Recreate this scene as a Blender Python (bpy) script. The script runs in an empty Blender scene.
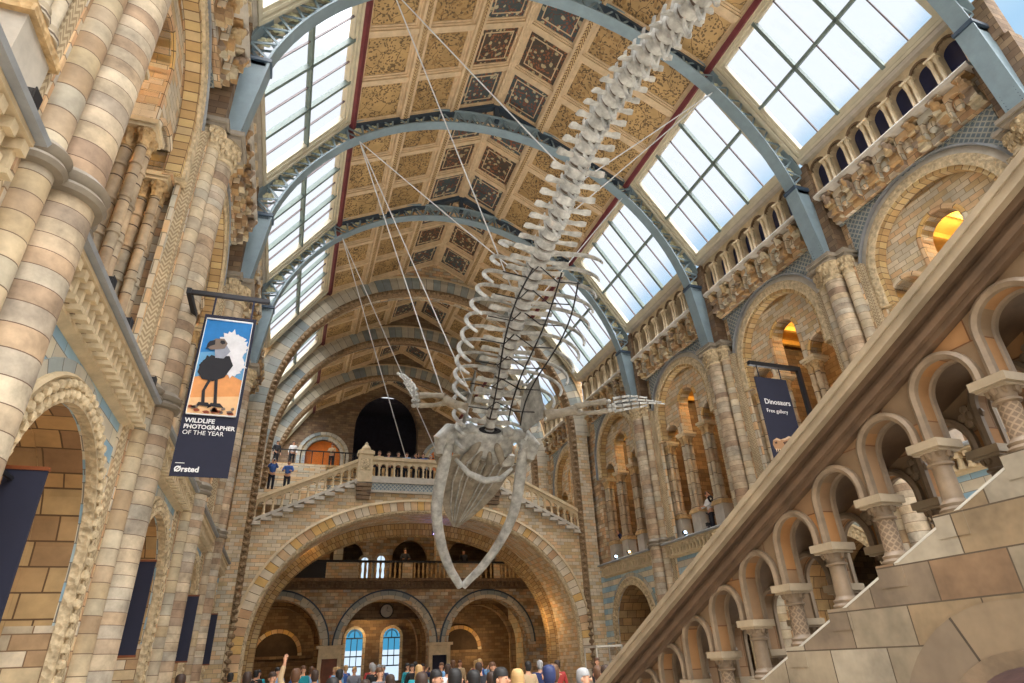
import bpy, math, random
from mathutils import Vector, Matrix
random.seed(7)
PI=math.pi
sc=bpy.context.scene
COL=sc.collection
# ------------------------------------------------------------ camera
YAW,PITCH,ROLL=0.3451,0.4856,-0.0431
FPX=609.6
cy_,sy_=math.cos(YAW),math.sin(YAW); cp_,sp_=math.cos(PITCH),math.sin(PITCH)
F_=Vector((sy_*cp_,cy_*cp_,sp_)); R0=Vector((cy_,-sy_,0)); U0=R0.cross(F_)
R_=math.cos(ROLL)*R0+math.sin(ROLL)*U0; U_=-math.sin(ROLL)*R0+math.cos(ROLL)*U0
cam=bpy.data.cameras.new('camera'); cam.sensor_width=36; cam.lens=FPX/1024*36; cam.clip_end=400; cam.clip_start=.05
co=bpy.data.objects.new('camera',cam); COL.objects.link(co)
co.matrix_world=Matrix(((R_.x,U_.x,-F_.x,0),(R_.y,U_.y,-F_.y,0),(R_.z,U_.z,-F_.z,1.6),(0,0,0,1)))
sc.camera=co
# ------------------------------------------------------------ world and exposure
def lin(c):
    return tuple(((x/12.92) if x<=0.04045 else ((x+0.055)/1.055)**2.4) for x in c)
def rgba(c): 
    l=lin(c); return (l[0],l[1],l[2],1)
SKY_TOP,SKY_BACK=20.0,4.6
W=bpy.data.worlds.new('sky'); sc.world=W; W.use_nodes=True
nt=W.node_tree; nt.nodes.clear()
def N(nt,t,**k):
    n=nt.nodes.new(t)
    for a,b in k.items(): setattr(n,a,b)
    return n
def L(nt,a,b): nt.links.new(a,b)
out=N(nt,'ShaderNodeOutputWorld'); bg=N(nt,'ShaderNodeBackground')
tc=N(nt,'ShaderNodeTexCoord'); sep=N(nt,'ShaderNodeSeparateXYZ'); L(nt,tc.outputs['Generated'],sep.inputs[0])
noi=N(nt,'ShaderNodeTexNoise'); noi.inputs['Scale'].default_value=5; noi.inputs['Detail'].default_value=4
L(nt,tc.outputs['Generated'],noi.inputs['Vector'])
ad=N(nt,'ShaderNodeMath',operation='MULTIPLY_ADD'); L(nt,noi.outputs['Fac'],ad.inputs[0]); ad.inputs[1].default_value=.16
# a bank of blue low over the street side: boundary plane x = .92 z, white haze above it
bz=N(nt,'ShaderNodeMath',operation='MULTIPLY_ADD'); L(nt,sep.outputs['Z'],bz.inputs[0]); bz.inputs[1].default_value=.92; bz.inputs[2].default_value=.64
bx=N(nt,'ShaderNodeMath',operation='SUBTRACT'); L(nt,bz.outputs[0],bx.inputs[0]); L(nt,sep.outputs['X'],bx.inputs[1]); L(nt,bx.outputs[0],ad.inputs[2])
cr=N(nt,'ShaderNodeValToRGB'); L(nt,ad.outputs[0],cr.inputs[0])
cr.color_ramp.elements[0].position=.0; cr.color_ramp.elements[0].color=(.30,.31,.32,1)
cr.color_ramp.elements[1].position=.60; cr.color_ramp.elements[1].color=(.155,.245,.335,1)
e=cr.color_ramp.elements.new(.69); e.color=(.20,.28,.35,1)
e=cr.color_ramp.elements.new(.73); e.color=(.36,.385,.405,1)
e=cr.color_ramp.elements.new(.9); e.color=(.37,.385,.40,1)
L(nt,cr.outputs[0],bg.inputs[0])
def smooth(v,a,b,k):
    r=N(nt,'ShaderNodeMapRange',interpolation_type='SMOOTHSTEP'); L(nt,v,r.inputs[0]); r.inputs[1].default_value=a; r.inputs[2].default_value=b; r.inputs[3].default_value=0; r.inputs[4].default_value=k; return r.outputs[0]
# sky raised overhead and behind the camera, out of view, to light the hall
def msum(a,b):
    n=N(nt,'ShaderNodeMath',operation='ADD')
    for i,x in enumerate((a,b)):
        if isinstance(x,float): n.inputs[i].default_value=x
        else: L(nt,x,n.inputs[i])
    return n.outputs[0]
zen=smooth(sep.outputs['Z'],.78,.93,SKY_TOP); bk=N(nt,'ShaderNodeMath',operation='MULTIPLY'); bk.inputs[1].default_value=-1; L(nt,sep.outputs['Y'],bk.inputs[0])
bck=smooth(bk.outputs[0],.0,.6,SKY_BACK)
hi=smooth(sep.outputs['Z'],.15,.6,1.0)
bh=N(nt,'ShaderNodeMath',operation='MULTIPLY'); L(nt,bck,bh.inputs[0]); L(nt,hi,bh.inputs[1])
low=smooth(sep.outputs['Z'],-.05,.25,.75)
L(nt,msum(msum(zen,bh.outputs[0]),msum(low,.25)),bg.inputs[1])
warmf=smooth(bk.outputs[0],-.05,.2,1.0); mxw=N(nt,'ShaderNodeMix',data_type='RGBA'); L(nt,warmf,mxw.inputs['Factor']); L(nt,cr.outputs[0],mxw.inputs['A']); mxw.inputs['B'].default_value=(.40,.395,.385,1)
L(nt,mxw.outputs['Result'],bg.inputs[0])
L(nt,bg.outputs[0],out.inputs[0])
sc.view_settings.view_transform='Standard'; sc.view_settings.look='None'
sc.view_settings.gamma=1; sc.view_settings.use_curve_mapping=False
sc.view_settings.exposure=1.5
# ------------------------------------------------------------ sizes of the hall (metres)
MID=6.38; HW=9.0; XL=MID-HW; XR=MID+HW; BAY=6.4; Y0=12.14
def YK(k): return Y0+k*BAY
YB=YK(3)          # bridge front
# ------------------------------------------------------------ mesh builder
class MB:
    def __init__(s): s.v=[]; s.f=[]; s.uv=[]; s.mi=[]; s.cur=0
    def face(s,pts,uv=None):
        b=len(s.v); s.v.extend(pts); s.f.append(tuple(range(b,b+len(pts)))); s.uv.append(uv); s.mi.append(s.cur)
    def grid(s,rows,closeu=False,closev=False,uvs=None):
        b=len(s.v); n=len(rows); m=len(rows[0])
        for r in rows: s.v.extend(r)
        for i in range(n if closeu else n-1):
            i2=(i+1)%n
            for j in range(m if closev else m-1):
                j2=(j+1)%m
                s.f.append((b+i*m+j,b+i*m+j2,b+i2*m+j2,b+i2*m+j)); s.mi.append(s.cur)
                if uvs:
                    us,vs=uvs
                    s.uv.append([(us[i],vs[j]),(us[i],vs[j+1]),(us[i+1],vs[j+1]),(us[i+1],vs[j])])
                else: s.uv.append(None)
        return b
    def cap(s,idx): s.f.append(tuple(idx)); s.uv.append(None); s.mi.append(s.cur)
    def box(s,x0,x1,y0,y1,z0,z1,M=None,taper=0):
        M=M or (lambda a,b,c:(a,b,c)); t=taper
        P=[M(x0,y0,z0),M(x1,y0,z0),M(x1,y1,z0),M(x0,y1,z0),M(x0+t,y0+t,z1),M(x1-t,y0+t,z1),M(x1-t,y1-t,z1),M(x0+t,y1-t,z1)]
        b=len(s.v); s.v.extend(P)
        for q in ((0,3,2,1),(4,5,6,7),(0,1,5,4),(1,2,6,5),(2,3,7,6),(3,0,4,7)):
            s.f.append(tuple(b+i for i in q)); s.uv.append(None); s.mi.append(s.cur)
    def lathe(s,prof,n=16,T=None,a0=0,a1=2*PI,sx=1,sy=1):
        T=T or (lambda x,y,z:(x,y,z)); full=abs(a1-a0-2*PI)<1e-6
        m=n if full else n+1
        rows=[[T(r*math.cos(a0+(a1-a0)*j/n)*sx,r*math.sin(a0+(a1-a0)*j/n)*sy,z) for j in range(m)] for r,z in prof]
        b=s.grid(rows,closev=full)
        if full:
            if prof[0][0]>1e-4: s.cap([b+j for j in range(m)][::-1])
            if prof[-1][0]>1e-4: s.cap([b+(len(prof)-1)*m+j for j in range(m)])
    def tube(s,path,r,n=8,caps=True,flat=1.0,up=None):
        P=[Vector(p) for p in path]; k=len(P)
        rr=r if isinstance(r,(list,tuple)) else [r]*k
        rows=[]; prev=None
        for i in range(k):
            t=(P[min(i+1,k-1)]-P[max(i-1,0)])
            if t.length<1e-9: t=Vector((0,0,1))
            t.normalize()
            if up is not None: a=Vector(up)
            elif prev is None: a=Vector((0,0,1)) if abs(t.z)<.9 else Vector((1,0,0))
            else: a=prev
            a=(a-t*a.dot(t)); 
            if a.length<1e-6: a=t.orthogonal()
            a.normalize(); prev=a; b_=t.cross(a)
            rows.append([tuple(P[i]+a*(rr[i]*flat*math.cos(2*PI*j/n))+b_*(rr[i]*math.sin(2*PI*j/n))) for j in range(n)])
        b=s.grid(rows,closev=True)
        if caps:
            s.cap([b+j for j in range(n)][::-1]); s.cap([b+(k-1)*n+j for j in range(n)])
    def bar(s,a,b,w,h,side=(0,1,0)):
        a=Vector(a); b=Vector(b); t=(b-a).normalized(); s1=Vector(side); s1=(s1-t*s1.dot(t)).normalized(); n=t.cross(s1)
        c=[(s1*w/2*i+n*h/2*j) for i,j in ((-1,-1),(1,-1),(1,1),(-1,1))]
        k=len(s.v); s.v.extend([tuple(a+q) for q in c]+[tuple(b+q) for q in c])
        for q in ((0,3,2,1),(4,5,6,7),(0,1,5,4),(1,2,6,5),(2,3,7,6),(3,0,4,7)):
            s.f.append(tuple(k+i for i in q)); s.uv.append(None); s.mi.append(s.cur)
    def ball(s,c,rx,ry=None,rz=None,n=8,m=6,T=None):
        ry=ry or rx; rz=rz or rx; T=T or (lambda x,y,z:(x,y,z))
        s.lathe([(max(math.sin(PI*i/m),0.0005),-math.cos(PI*i/m)) for i in range(m+1)],n,
            lambda x,y,z:T(c[0]+x*rx,c[1]+y*ry,c[2]+z*rz))
    def archwall(s,u0,u1,z0,z1,w0,w1,M,holes=(),n=16):
        z0f=z0 if callable(z0) else (lambda u:z0); z1f=z1 if callable(z1) else (lambda u:z1)
        br={u0,u1}
        for h in holes:
            c,r=h[0],h[1]
            for i in range(n+1): br.add(round(c-r*math.cos(PI*i/n),5))
        if callable(z0) or callable(z1):
            for i in range(1,24): br.add(u0+(u1-u0)*i/24)
            for a in (MID,):
                if u0<a<u1: br.add(a)
        br=sorted(b for b in br if u0-1e-6<=b<=u1+1e-6)
        def hz(h,u):
            c,r,zs,zb=h[:4]; rz=h[4] if len(h)>4 else r; ex=h[5] if len(h)>5 else 2.0
            t=min(abs(u-c)/r,1); return zs+rz*max(0,1-t**ex)**(1/ex)
        def piece(a,b,za0,zb0,za1,zb1):
            if za1-za0<1e-5 and zb1-zb0<1e-5: return
            s.face([M(a,w0,za0),M(b,w0,zb0),M(b,w0,zb1),M(a,w0,za1)])
            s.face([M(b,w1,zb0),M(a,w1,za0),M(a,w1,za1),M(b,w1,zb1)])
            s.face([M(a,w1,za0),M(b,w1,zb0),M(b,w0,zb0),M(a,w0,za0)])
            s.face([M(a,w0,za1),M(b,w0,zb1),M(b,w1,zb1),M(a,w1,za1)])
        for a,b in zip(br,br[1:]):
            if b-a<1e-6: continue
            m=(a+b)/2; hit=None
            for h in holes:
                if abs(m-h[0])<h[1]: hit=h
            if hit:
                piece(a,b,hz(hit,a),hz(hit,b),max(z1f(a),hz(hit,a)),max(z1f(b),hz(hit,b)))
                if hit[3]>z0f(m)+1e-4: piece(a,b,z0f(a),z0f(b),hit[3],hit[3])
            else: piece(a,b,z0f(a),z0f(b),z1f(a),z1f(b))
        for h in holes:
            c,r,zs,zb=h[:4]
            for sg in (-1,1):
                u=c+sg*r
                if zs>zb: s.face([M(u,w0,zb),M(u,w1,zb),M(u,w1,zs),M(u,w0,zs)])
        for u in (u0,u1):
            s.face([M(u,w0,z0f(u)),M(u,w1,z0f(u)),M(u,w1,z1f(u)),M(u,w0,z1f(u))])
    def archsweep(s,c,zs,zb,prof,M,n=20,closed=True,rz=None,ex=2.0,ends=None):
        # prof: list of (r,w); the section runs up one jamb, over the arch and down the other
        path=[]
        jz=zb if ends is None else ends
        zl,zr=(jz,jz) if not isinstance(jz,(tuple,list)) else jz
        if zl<zs-1e-4: path.append(('l',zl))
        for i in range(n+1): path.append(('a',PI*i/n))
        if zr<zs-1e-4: path.append(('r',zr))
        us=[0]; rows=[]; last=None
        rm=sum(p[0] for p in prof)/len(prof)
        for kind,t in path:
            row=[]
            for r,w in prof:
                if kind=='l': u,z=c-r,t
                elif kind=='r': u,z=c+r,t
                else:
                    ca,sa=math.cos(t),math.sin(t)
                    k=(rz/rm if rz else 1.0)
                    if ex!=2.0:
                        ca=math.copysign(abs(ca)**(2/ex),ca); sa=sa**(2/ex)
                    if rz: u=c-(rm*ca+(r-rm)*math.cos(t)); z=zs+(rz*sa+(r-rm)*math.sin(t))
                    else: u,z=c-r*ca,zs+r*sa
                row.append(M(u,w,z))
            cen=Vector(row[0])
            if last is not None: us.append(us[-1]+(cen-last).length)
            last=cen; rows.append(row)
        vs=[0]
        q=list(prof)+([prof[0]] if closed else [])
        for a,b in zip(q,q[1:]): vs.append(vs[-1]+math.hypot(a[0]-b[0],a[1]-b[1]))
        b=s.grid(rows,closev=closed,uvs=(us,vs))
        if closed:
            m=len(prof); s.cap([b+j for j in range(m)]); s.cap([b+(len(rows)-1)*m+j for j in range(m)])
    def prism(s,poly,w0,w1,M):
        b=len(s.v); n=len(poly)
        s.v.extend([M(u,w0,z) for u,z in poly]+[M(u,w1,z) for u,z in poly])
        s.cap([b+i for i in range(n)]); s.cap([b+n+i for i in range(n)][::-1])
        for i in range(n): s.cap([b+i,b+(i+1)%n,b+n+(i+1)%n,b+n+i])
    def extr(s,prof,u0,u1,M):
        # prof (w,z) extruded along u
        b=len(s.v); n=len(prof)
        s.v.extend([M(u0,w,z) for w,z in prof]+[M(u1,w,z) for w,z in prof])
        s.cap([b+i for i in range(n)]); s.cap([b+n+i for i in range(n)][::-1])
        for i in range(n): s.cap([b+i,b+(i+1)%n,b+n+(i+1)%n,b+n+i])
    def build(s,name,mat,parent=None,smooth=False,loc=None):
        me=bpy.data.meshes.new(name); me.from_pydata([tuple(p) for p in s.v],[],s.f)
        mats=mat if isinstance(mat,list) else [mat]
        for m in mats: me.materials.append(m)
        if any(s.uv):
            ul=me.uv_layers.new(name='UVMap'); i=0
            for f,u in zip(s.f,s.uv):
                for k in range(len(f)):
                    if u: ul.data[i].uv=u[k]
                    i+=1
        if len(mats)>1:
            for p,m in zip(me.polygons,s.mi): p.material_index=m
        if smooth:
            me.shade_smooth() if hasattr(me,'shade_smooth') else None
            try: me.set_sharp_from_angle(angle=math.radians(38))
            except Exception: pass
        o=bpy.data.objects.new(name,me); COL.objects.link(o)
        if parent is not None: o.parent=parent
        if loc is not None: o.location=loc
        return o
ID=lambda a,b,c:(a,b,c)
MR=lambda u,w,z:(w,u,z)            # a side-wall bay in its own frame: x = outward, y = along the wall
def MY(Y): return lambda u,w,z:(u,Y+w,z)
def tag(o,label=None,cat=None,group=None,kind=None):
    if label: o['label']=label
    if cat: o['category']=cat
    if group: o['group']=group
    if kind: o['kind']=kind
    return o
def empty(name,loc=(0,0,0),rz=0):
    o=bpy.data.objects.new(name,None); COL.objects.link(o); o.location=loc; o.rotation_euler=(0,0,rz); o.empty_display_size=.2
    return o
KIDS={}
def kids(o): return [c for c in bpy.data.objects if c.parent==o]
def tree(o): return (o,[tree(c) for c in kids(o)])
def copytree(t,parent=None):
    o,ch=t; c=o.copy(); COL.objects.link(c)
    if parent is not None: c.parent=parent
    for q in ch: copytree(q,c)
    return c
ORD=['nearest','second','third','fourth','fifth','sixth','seventh','eighth']
# ------------------------------------------------------------ materials
def newmat(name):
    m=bpy.data.materials.new(name); m.use_nodes=True; nt=m.node_tree
    b=nt.nodes['Principled BSDF']; return m,nt,b
def ramp(nt,cols,interp='CONSTANT'):
    r=N(nt,'ShaderNodeValToRGB'); r.color_ramp.interpolation=interp
    n=len(cols); el=r.color_ramp.elements
    el[0].position=0; el[0].color=rgba(cols[0]); el[1].position=(1/n if interp=='CONSTANT' else 1.0/(n-1)); el[1].color=rgba(cols[1])
    for i in range(2,n):
        e=el.new(i/n if interp=='CONSTANT' else i/(n-1)); e.color=rgba(cols[i])
    return r
def mth(nt,op,a,b=None,c=None):
    n=N(nt,'ShaderNodeMath',operation=op)
    for i,x in enumerate((a,b,c)):
        if x is None: continue
        if isinstance(x,(int,float)): n.inputs[i].default_value=x
        else: L(nt,x,n.inputs[i])
    return n.outputs[0]
def mixc(nt,f,a,b,mode='MIX'):
    n=N(nt,'ShaderNodeMix',data_type='RGBA',blend_type=mode)
    for s,x in ((n.inputs['Factor'],f),(n.inputs['A'],a),(n.inputs['B'],b)):
        if isinstance(x,(int,float)): s.default_value=x
        elif isinstance(x,tuple): s.default_value=x if len(x)==4 else rgba(x)
        else: L(nt,x,s)
    return n.outputs['Result']
def boxmap(nt):
    g=N(nt,'ShaderNodeNewGeometry'); sp=N(nt,'ShaderNodeSeparateXYZ'); L(nt,g.outputs['Position'],sp.inputs[0])
    sn=N(nt,'ShaderNodeSeparateXYZ'); L(nt,g.outputs['True Normal'],sn.inputs[0])
    ax=mth(nt,'GREATER_THAN',mth(nt,'ABSOLUTE',sn.outputs['X']),.62)
    az=mth(nt,'GREATER_THAN',mth(nt,'ABSOLUTE',sn.outputs['Z']),.75)
    x,y,z=sp.outputs
    u=mth(nt,'ADD',mth(nt,'MULTIPLY',y,ax),mth(nt,'MULTIPLY',x,mth(nt,'SUBTRACT',1,ax)))
    v=mth(nt,'ADD',mth(nt,'MULTIPLY',y,az),mth(nt,'MULTIPLY',z,mth(nt,'SUBTRACT',1,az)))
    cb=N(nt,'ShaderNodeCombineXYZ'); L(nt,u,cb.inputs[0]); L(nt,v,cb.inputs[1])
    return cb.outputs[0],g,sp
def weather(nt,col,scale=1.3,amt=.35,g=None):
    if g is None: g=N(nt,'ShaderNodeNewGeometry')
    n1=N(nt,'ShaderNodeTexNoise'); n1.inputs['Scale'].default_value=scale; n1.inputs['Detail'].default_value=5; n1.inputs['Roughness'].default_value=.65
    L(nt,g.outputs['Position'],n1.inputs['Vector'])
    r=N(nt,'ShaderNodeMapRange'); L(nt,n1.outputs['Fac'],r.inputs[0]); r.inputs[1].default_value=.3; r.inputs[2].default_value=.7
    r.inputs[3].default_value=1-amt; r.inputs[4].default_value=1+amt*.6
    cb=N(nt,'ShaderNodeCombineColor')
    for i in range(3): L(nt,r.outputs[0],cb.inputs[i])
    return mixc(nt,1.0,col,cb.outputs[0],'MULTIPLY'),n1
def bump(nt,b,h,strength=.4,dist=.02):
    bp=N(nt,'ShaderNodeBump'); bp.inputs['Strength'].default_value=strength; bp.inputs['Distance'].default_value=dist
    L(nt,h,bp.inputs['Height']); L(nt,bp.outputs[0],b.inputs['Normal'])
def brickmat(name,tones,mortar,bw=.55,bh=.26,uv=False,mort=.012,rough=.85,amt=.3,bumpd=.02,off=.5):
    m,nt,b=newmat(name)
    if uv:
        t=N(nt,'ShaderNodeTexCoord'); vec=t.outputs['UV']; g=None
    else: vec,g,sp=boxmap(nt)
    br=N(nt,'ShaderNodeTexBrick'); L(nt,vec,br.inputs['Vector']); br.inputs['Scale'].default_value=1
    br.inputs['Color1'].default_value=(0,0,0,1); br.inputs['Color2'].default_value=(1,1,1,1); br.inputs['Mortar'].default_value=(.5,.5,.5,1)
    br.inputs['Brick Width'].default_value=bw; br.inputs['Row Height'].default_value=bh; br.inputs['Mortar Size'].default_value=mort; br.offset=off
    br.inputs['Mortar Smooth'].default_value=.1; br.inputs['Bias'].default_value=0
    r=ramp(nt,tones); L(nt,br.outputs['Color'],r.inputs[0])
    c,n1=weather(nt,r.outputs[0],1.6,amt,g)
    c=mixc(nt,br.outputs['Fac'],c,rgba(mortar))
    L(nt,c,b.inputs['Base Color']); b.inputs['Roughness'].default_value=rough
    h=mth(nt,'SUBTRACT',mth(nt,'MULTIPLY',n1.outputs['Fac'],.4),br.outputs['Fac'])
    bump(nt,b,h,.6,bumpd)
    return m
def drummat(name,tones,mortar,h=.36,amt=.25):
    m,nt,b=newmat(name)
    g=N(nt,'ShaderNodeNewGeometry'); sp=N(nt,'ShaderNodeSeparateXYZ'); L(nt,g.outputs['Position'],sp.inputs[0])
    lowf=N(nt,'ShaderNodeVectorMath',operation='SNAP'); L(nt,g.outputs['Position'],lowf.inputs[0]); lowf.inputs[1].default_value=(2.2,2.2,50)
    ls=N(nt,'ShaderNodeSeparateXYZ'); L(nt,lowf.outputs[0],ls.inputs[0])
    zz=mth(nt,'DIVIDE',mth(nt,'ADD',sp.outputs['Z'],mth(nt,'MULTIPLY',mth(nt,'SINE',mth(nt,'MULTIPLY',sp.outputs['Z'],2.3)),.07)),h)
    fl=mth(nt,'FLOOR',zz); fr=mth(nt,'FRACT',zz)
    wn=N(nt,'ShaderNodeTexWhiteNoise',noise_dimensions='3D'); cb=N(nt,'ShaderNodeCombineXYZ')
    L(nt,fl,cb.inputs[2]); L(nt,ls.outputs[1],cb.inputs[1]); L(nt,cb.outputs[0],wn.inputs[0])
    r=ramp(nt,tones,'LINEAR'); L(nt,wn.outputs['Value'],r.inputs[0])
    c,n1=weather(nt,r.outputs[0],2.5,amt,g)
    mo=mth(nt,'LESS_THAN',fr,.045)
    c=mixc(nt,mo,c,rgba(mortar)); L(nt,c,b.inputs['Base Color']); b.inputs['Roughness'].default_value=.75
    bump(nt,b,mth(nt,'SUBTRACT',mth(nt,'MULTIPLY',n1.outputs['Fac'],.5),mo),.5,.02)
    return m
def plain(name,c,rough=.6,metal=0,amt=.15,scale=3,bumps=0,bsc=20):
    m,nt,b=newmat(name)
    col,n1=weather(nt,rgba(c),scale,amt) if amt else (None,None)
    if col is not None: L(nt,col,b.inputs['Base Color'])
    else: b.inputs['Base Color'].default_value=rgba(c)
    b.inputs['Roughness'].default_value=rough; b.inputs['Metallic'].default_value=metal
    if bumps:
        g=N(nt,'ShaderNodeNewGeometry'); v=N(nt,'ShaderNodeTexVoronoi'); v.inputs['Scale'].default_value=bsc; L(nt,g.outputs['Position'],v.inputs['Vector'])
        bump(nt,b,v.outputs['Distance'],bumps,.04)
    return m
CREAM=(.86,.80,.70); BUFF=(.85,.72,.56); TAN=(.78,.63,.48); BRN=(.67,.52,.40); GREY=(.74,.70,.64); BLG=(.60,.66,.68); GOLD=(.86,.70,.44); RED=(.73,.59,.48)
M={}
M['stone']=brickmat('hall_stone',[GREY,BUFF,(.80,.72,.58),TAN,BUFF,(.70,.58,.44),CREAM,(.74,.68,.58),TAN],(.52,.42,.32),.46,.2,mort=.009,amt=.45)
M['stone_small']=brickmat('small_block_stone',[CREAM,(.78,.73,.64),BUFF,(.84,.77,.64),(.78,.68,.52),BUFF,CREAM],(.60,.53,.43),.40,.17,amt=.22,mort=.008)
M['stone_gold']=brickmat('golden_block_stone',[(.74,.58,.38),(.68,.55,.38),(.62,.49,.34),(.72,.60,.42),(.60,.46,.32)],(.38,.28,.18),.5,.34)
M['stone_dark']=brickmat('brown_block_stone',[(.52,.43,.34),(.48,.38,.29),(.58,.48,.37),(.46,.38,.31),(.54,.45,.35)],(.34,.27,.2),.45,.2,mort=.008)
M['stone_pale']=brickmat('pale_block_stone',[CREAM,(.78,.76,.70),BUFF,CREAM],(.55,.50,.42),.7,.32,amt=.15)
M['stair_stone']=brickmat('stair_block_stone',[(.53,.47,.39),(.56,.48,.37),(.47,.41,.34),(.60,.56,.49),(.50,.40,.30),(.55,.50,.42)],(.30,.25,.19),.42,.2,mort=.004,amt=.6,bumpd=.01)
M['drum']=drummat('shaft_drum_stone',[(.82,.76,.66),(.78,.69,.57),(.71,.67,.60),(.74,.64,.52),(.64,.53,.43),(.79,.72,.61),(.60,.50,.41),(.73,.69,.62),(.76,.67,.54)],(.40,.31,.24),h=.21,amt=.5)
M['drum_small']=drummat('slim_shaft_stone',[(.78,.70,.57),(.80,.75,.65),(.72,.62,.50),(.70,.67,.60),(.76,.68,.54),(.66,.55,.43)],(.42,.34,.26),.27,amt=.35)
M['drum_tan']=drummat('cluster_shaft_stone',[(.76,.66,.53),(.80,.71,.58),(.68,.58,.46),(.74,.68,.58),(.72,.68,.60)],(.34,.27,.2),.55,amt=.4)
M['vouss']=brickmat('voussoir_stone',[BUFF,CREAM,GOLD,TAN,CREAM],(.42,.34,.24),.34,9,uv=True,off=0,amt=.2)
M['vouss_gold']=brickmat('golden_voussoir_stone',[(.82,.71,.50),(.76,.63,.43),(.80,.70,.53),(.74,.61,.42)],(.46,.35,.24),.2,.3,uv=True,amt=.2)
M['vouss_blue']=brickmat('blue_and_cream_voussoirs',[(.62,.65,.64),(.78,.75,.68),(.55,.59,.60),(.74,.71,.64),(.64,.66,.65),(.80,.77,.70)],(.45,.44,.41),.42,9,uv=True,off=0,amt=.2)
M['cream']=plain('cream_terracotta',(.84,.76,.62),.7,amt=.22,bumps=.15)
M['ledge']=plain('pale_ledge_stone',(.76,.73,.68),.65,amt=.2)
M['greyledge']=plain('grey_slate_ledge',(.60,.62,.64),.5,amt=.2)
M['carved']=plain('carved_terracotta',(.82,.74,.60),.8,amt=.45,scale=7,bumps=.9,bsc=11)
M['carved_gold']=plain('carved_golden_terracotta',(.80,.67,.48),.75,amt=.4,scale=5,bumps=.8,bsc=12)
M['carved_dark']=plain('carved_brown_terracotta',(.50,.40,.30),.8,amt=.4,scale=7,bumps=.9,bsc=14)
M['iron']=plain('blue_painted_iron',(.54,.62,.66),.45,amt=.12)
M['iron_dark']=plain('dark_blue_painted_iron',(.22,.29,.36),.45,amt=.15)
M['black']=plain('black_metal',(.10,.10,.12),.5,amt=0)
M['navy']=plain('navy_banner_cloth',(.13,.14,.22),.8,amt=.1)
M['frame']=plain('cream_window_frame',(.80,.77,.68),.6,amt=.12)
M['thinbar']=plain('thin_brown_glazing_bar',(.36,.30,.30),.5,amt=0)
M['glazing']=plain('grey_green_glazing_bar',(.44,.50,.48),.5,amt=.1)
M['redpaint']=plain('dark_red_painted_beam',(.45,.20,.22),.6,amt=.2)
M['white']=plain('white_lettering',(.93,.93,.93),.6,amt=0)
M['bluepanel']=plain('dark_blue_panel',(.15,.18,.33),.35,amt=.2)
M['darkroom']=plain('dark_interior_plaster',(.16,.12,.12),.9,amt=.3)
M['goldceil']=plain('golden_gallery_ceiling',(.88,.66,.30),.8,amt=.2)
M['wood']=plain('warm_brown_wood',(.50,.27,.14),.5,amt=.25)
M['orangedoor']=plain('orange_varnished_door',(.85,.46,.14),.4,amt=.2)
M['floor']=brickmat('mosaic_floor',[(.76,.72,.66),(.70,.66,.60)],(.5,.46,.42),.3,.3)
M['bone']=plain('pale_grey_bone',(.79,.79,.77),.5,amt=.55,scale=2.6,bumps=.12,bsc=16)
M['bone_brown']=plain('brownish_bone',(.68,.64,.57),.65,amt=.5,scale=2.2,bumps=.15,bsc=9)
M['cartilage']=plain('dark_brown_disc',(.42,.37,.33),.7,amt=.3)
M['cable']=plain('white_steel_cable',(.84,.85,.86),.4,amt=0)
M['skin']=plain('skin',(.80,.60,.48),.6,amt=.08)
M['leaf']=plain('gilded_flower',(.93,.92,.78),.5,amt=.15)
M['greenglass']=plain('display_glass',(.5,.55,.58),.1,amt=0)
def objcol(name,rough=.8):
    m,nt,b=newmat(name); oi=N(nt,'ShaderNodeObjectInfo'); L(nt,oi.outputs['Color'],b.inputs['Base Color']); b.inputs['Roughness'].default_value=rough; return m
M['cloth']=objcol('dyed_cloth'); M['hair']=objcol('hair',.6)
def glass():
    m=bpy.data.materials.new('clear_skylight_glass'); m.use_nodes=True; nt=m.node_tree; nt.nodes.clear()
    o=N(nt,'ShaderNodeOutputMaterial'); t=N(nt,'ShaderNodeBsdfTransparent'); t.inputs[0].default_value=(.97,.98,1,1)
    g=N(nt,'ShaderNodeBsdfGlossy'); g.inputs['Roughness'].default_value=.05; mx=N(nt,'ShaderNodeMixShader'); mx.inputs[0].default_value=.03
    L(nt,t.outputs[0],mx.inputs[1]); L(nt,g.outputs[0],mx.inputs[2]); L(nt,mx.outputs[0],o.inputs[0]); return m
M['glass']=glass()
def emis(name,c,s):
    m=bpy.data.materials.new(name); m.use_nodes=True; nt=m.node_tree; nt.nodes.clear()
    o=N(nt,'ShaderNodeOutputMaterial'); e=N(nt,'ShaderNodeEmission'); e.inputs[0].default_value=rgba(c); e.inputs[1].default_value=s
    L(nt,e.outputs[0],o.inputs[0]); return m
M['lamp_warm']=emis('warm_lamp_glow',(1,.82,.5),6); M['lamp_violet']=emis('violet_spot_glow',(.6,.5,1),14)
M['lamp_blue']=emis('blue_spot_glow',(.75,.88,1),9)
M['lit_window']=emis('daylit_window_glass',(.82,.90,.97),.42)
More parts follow.
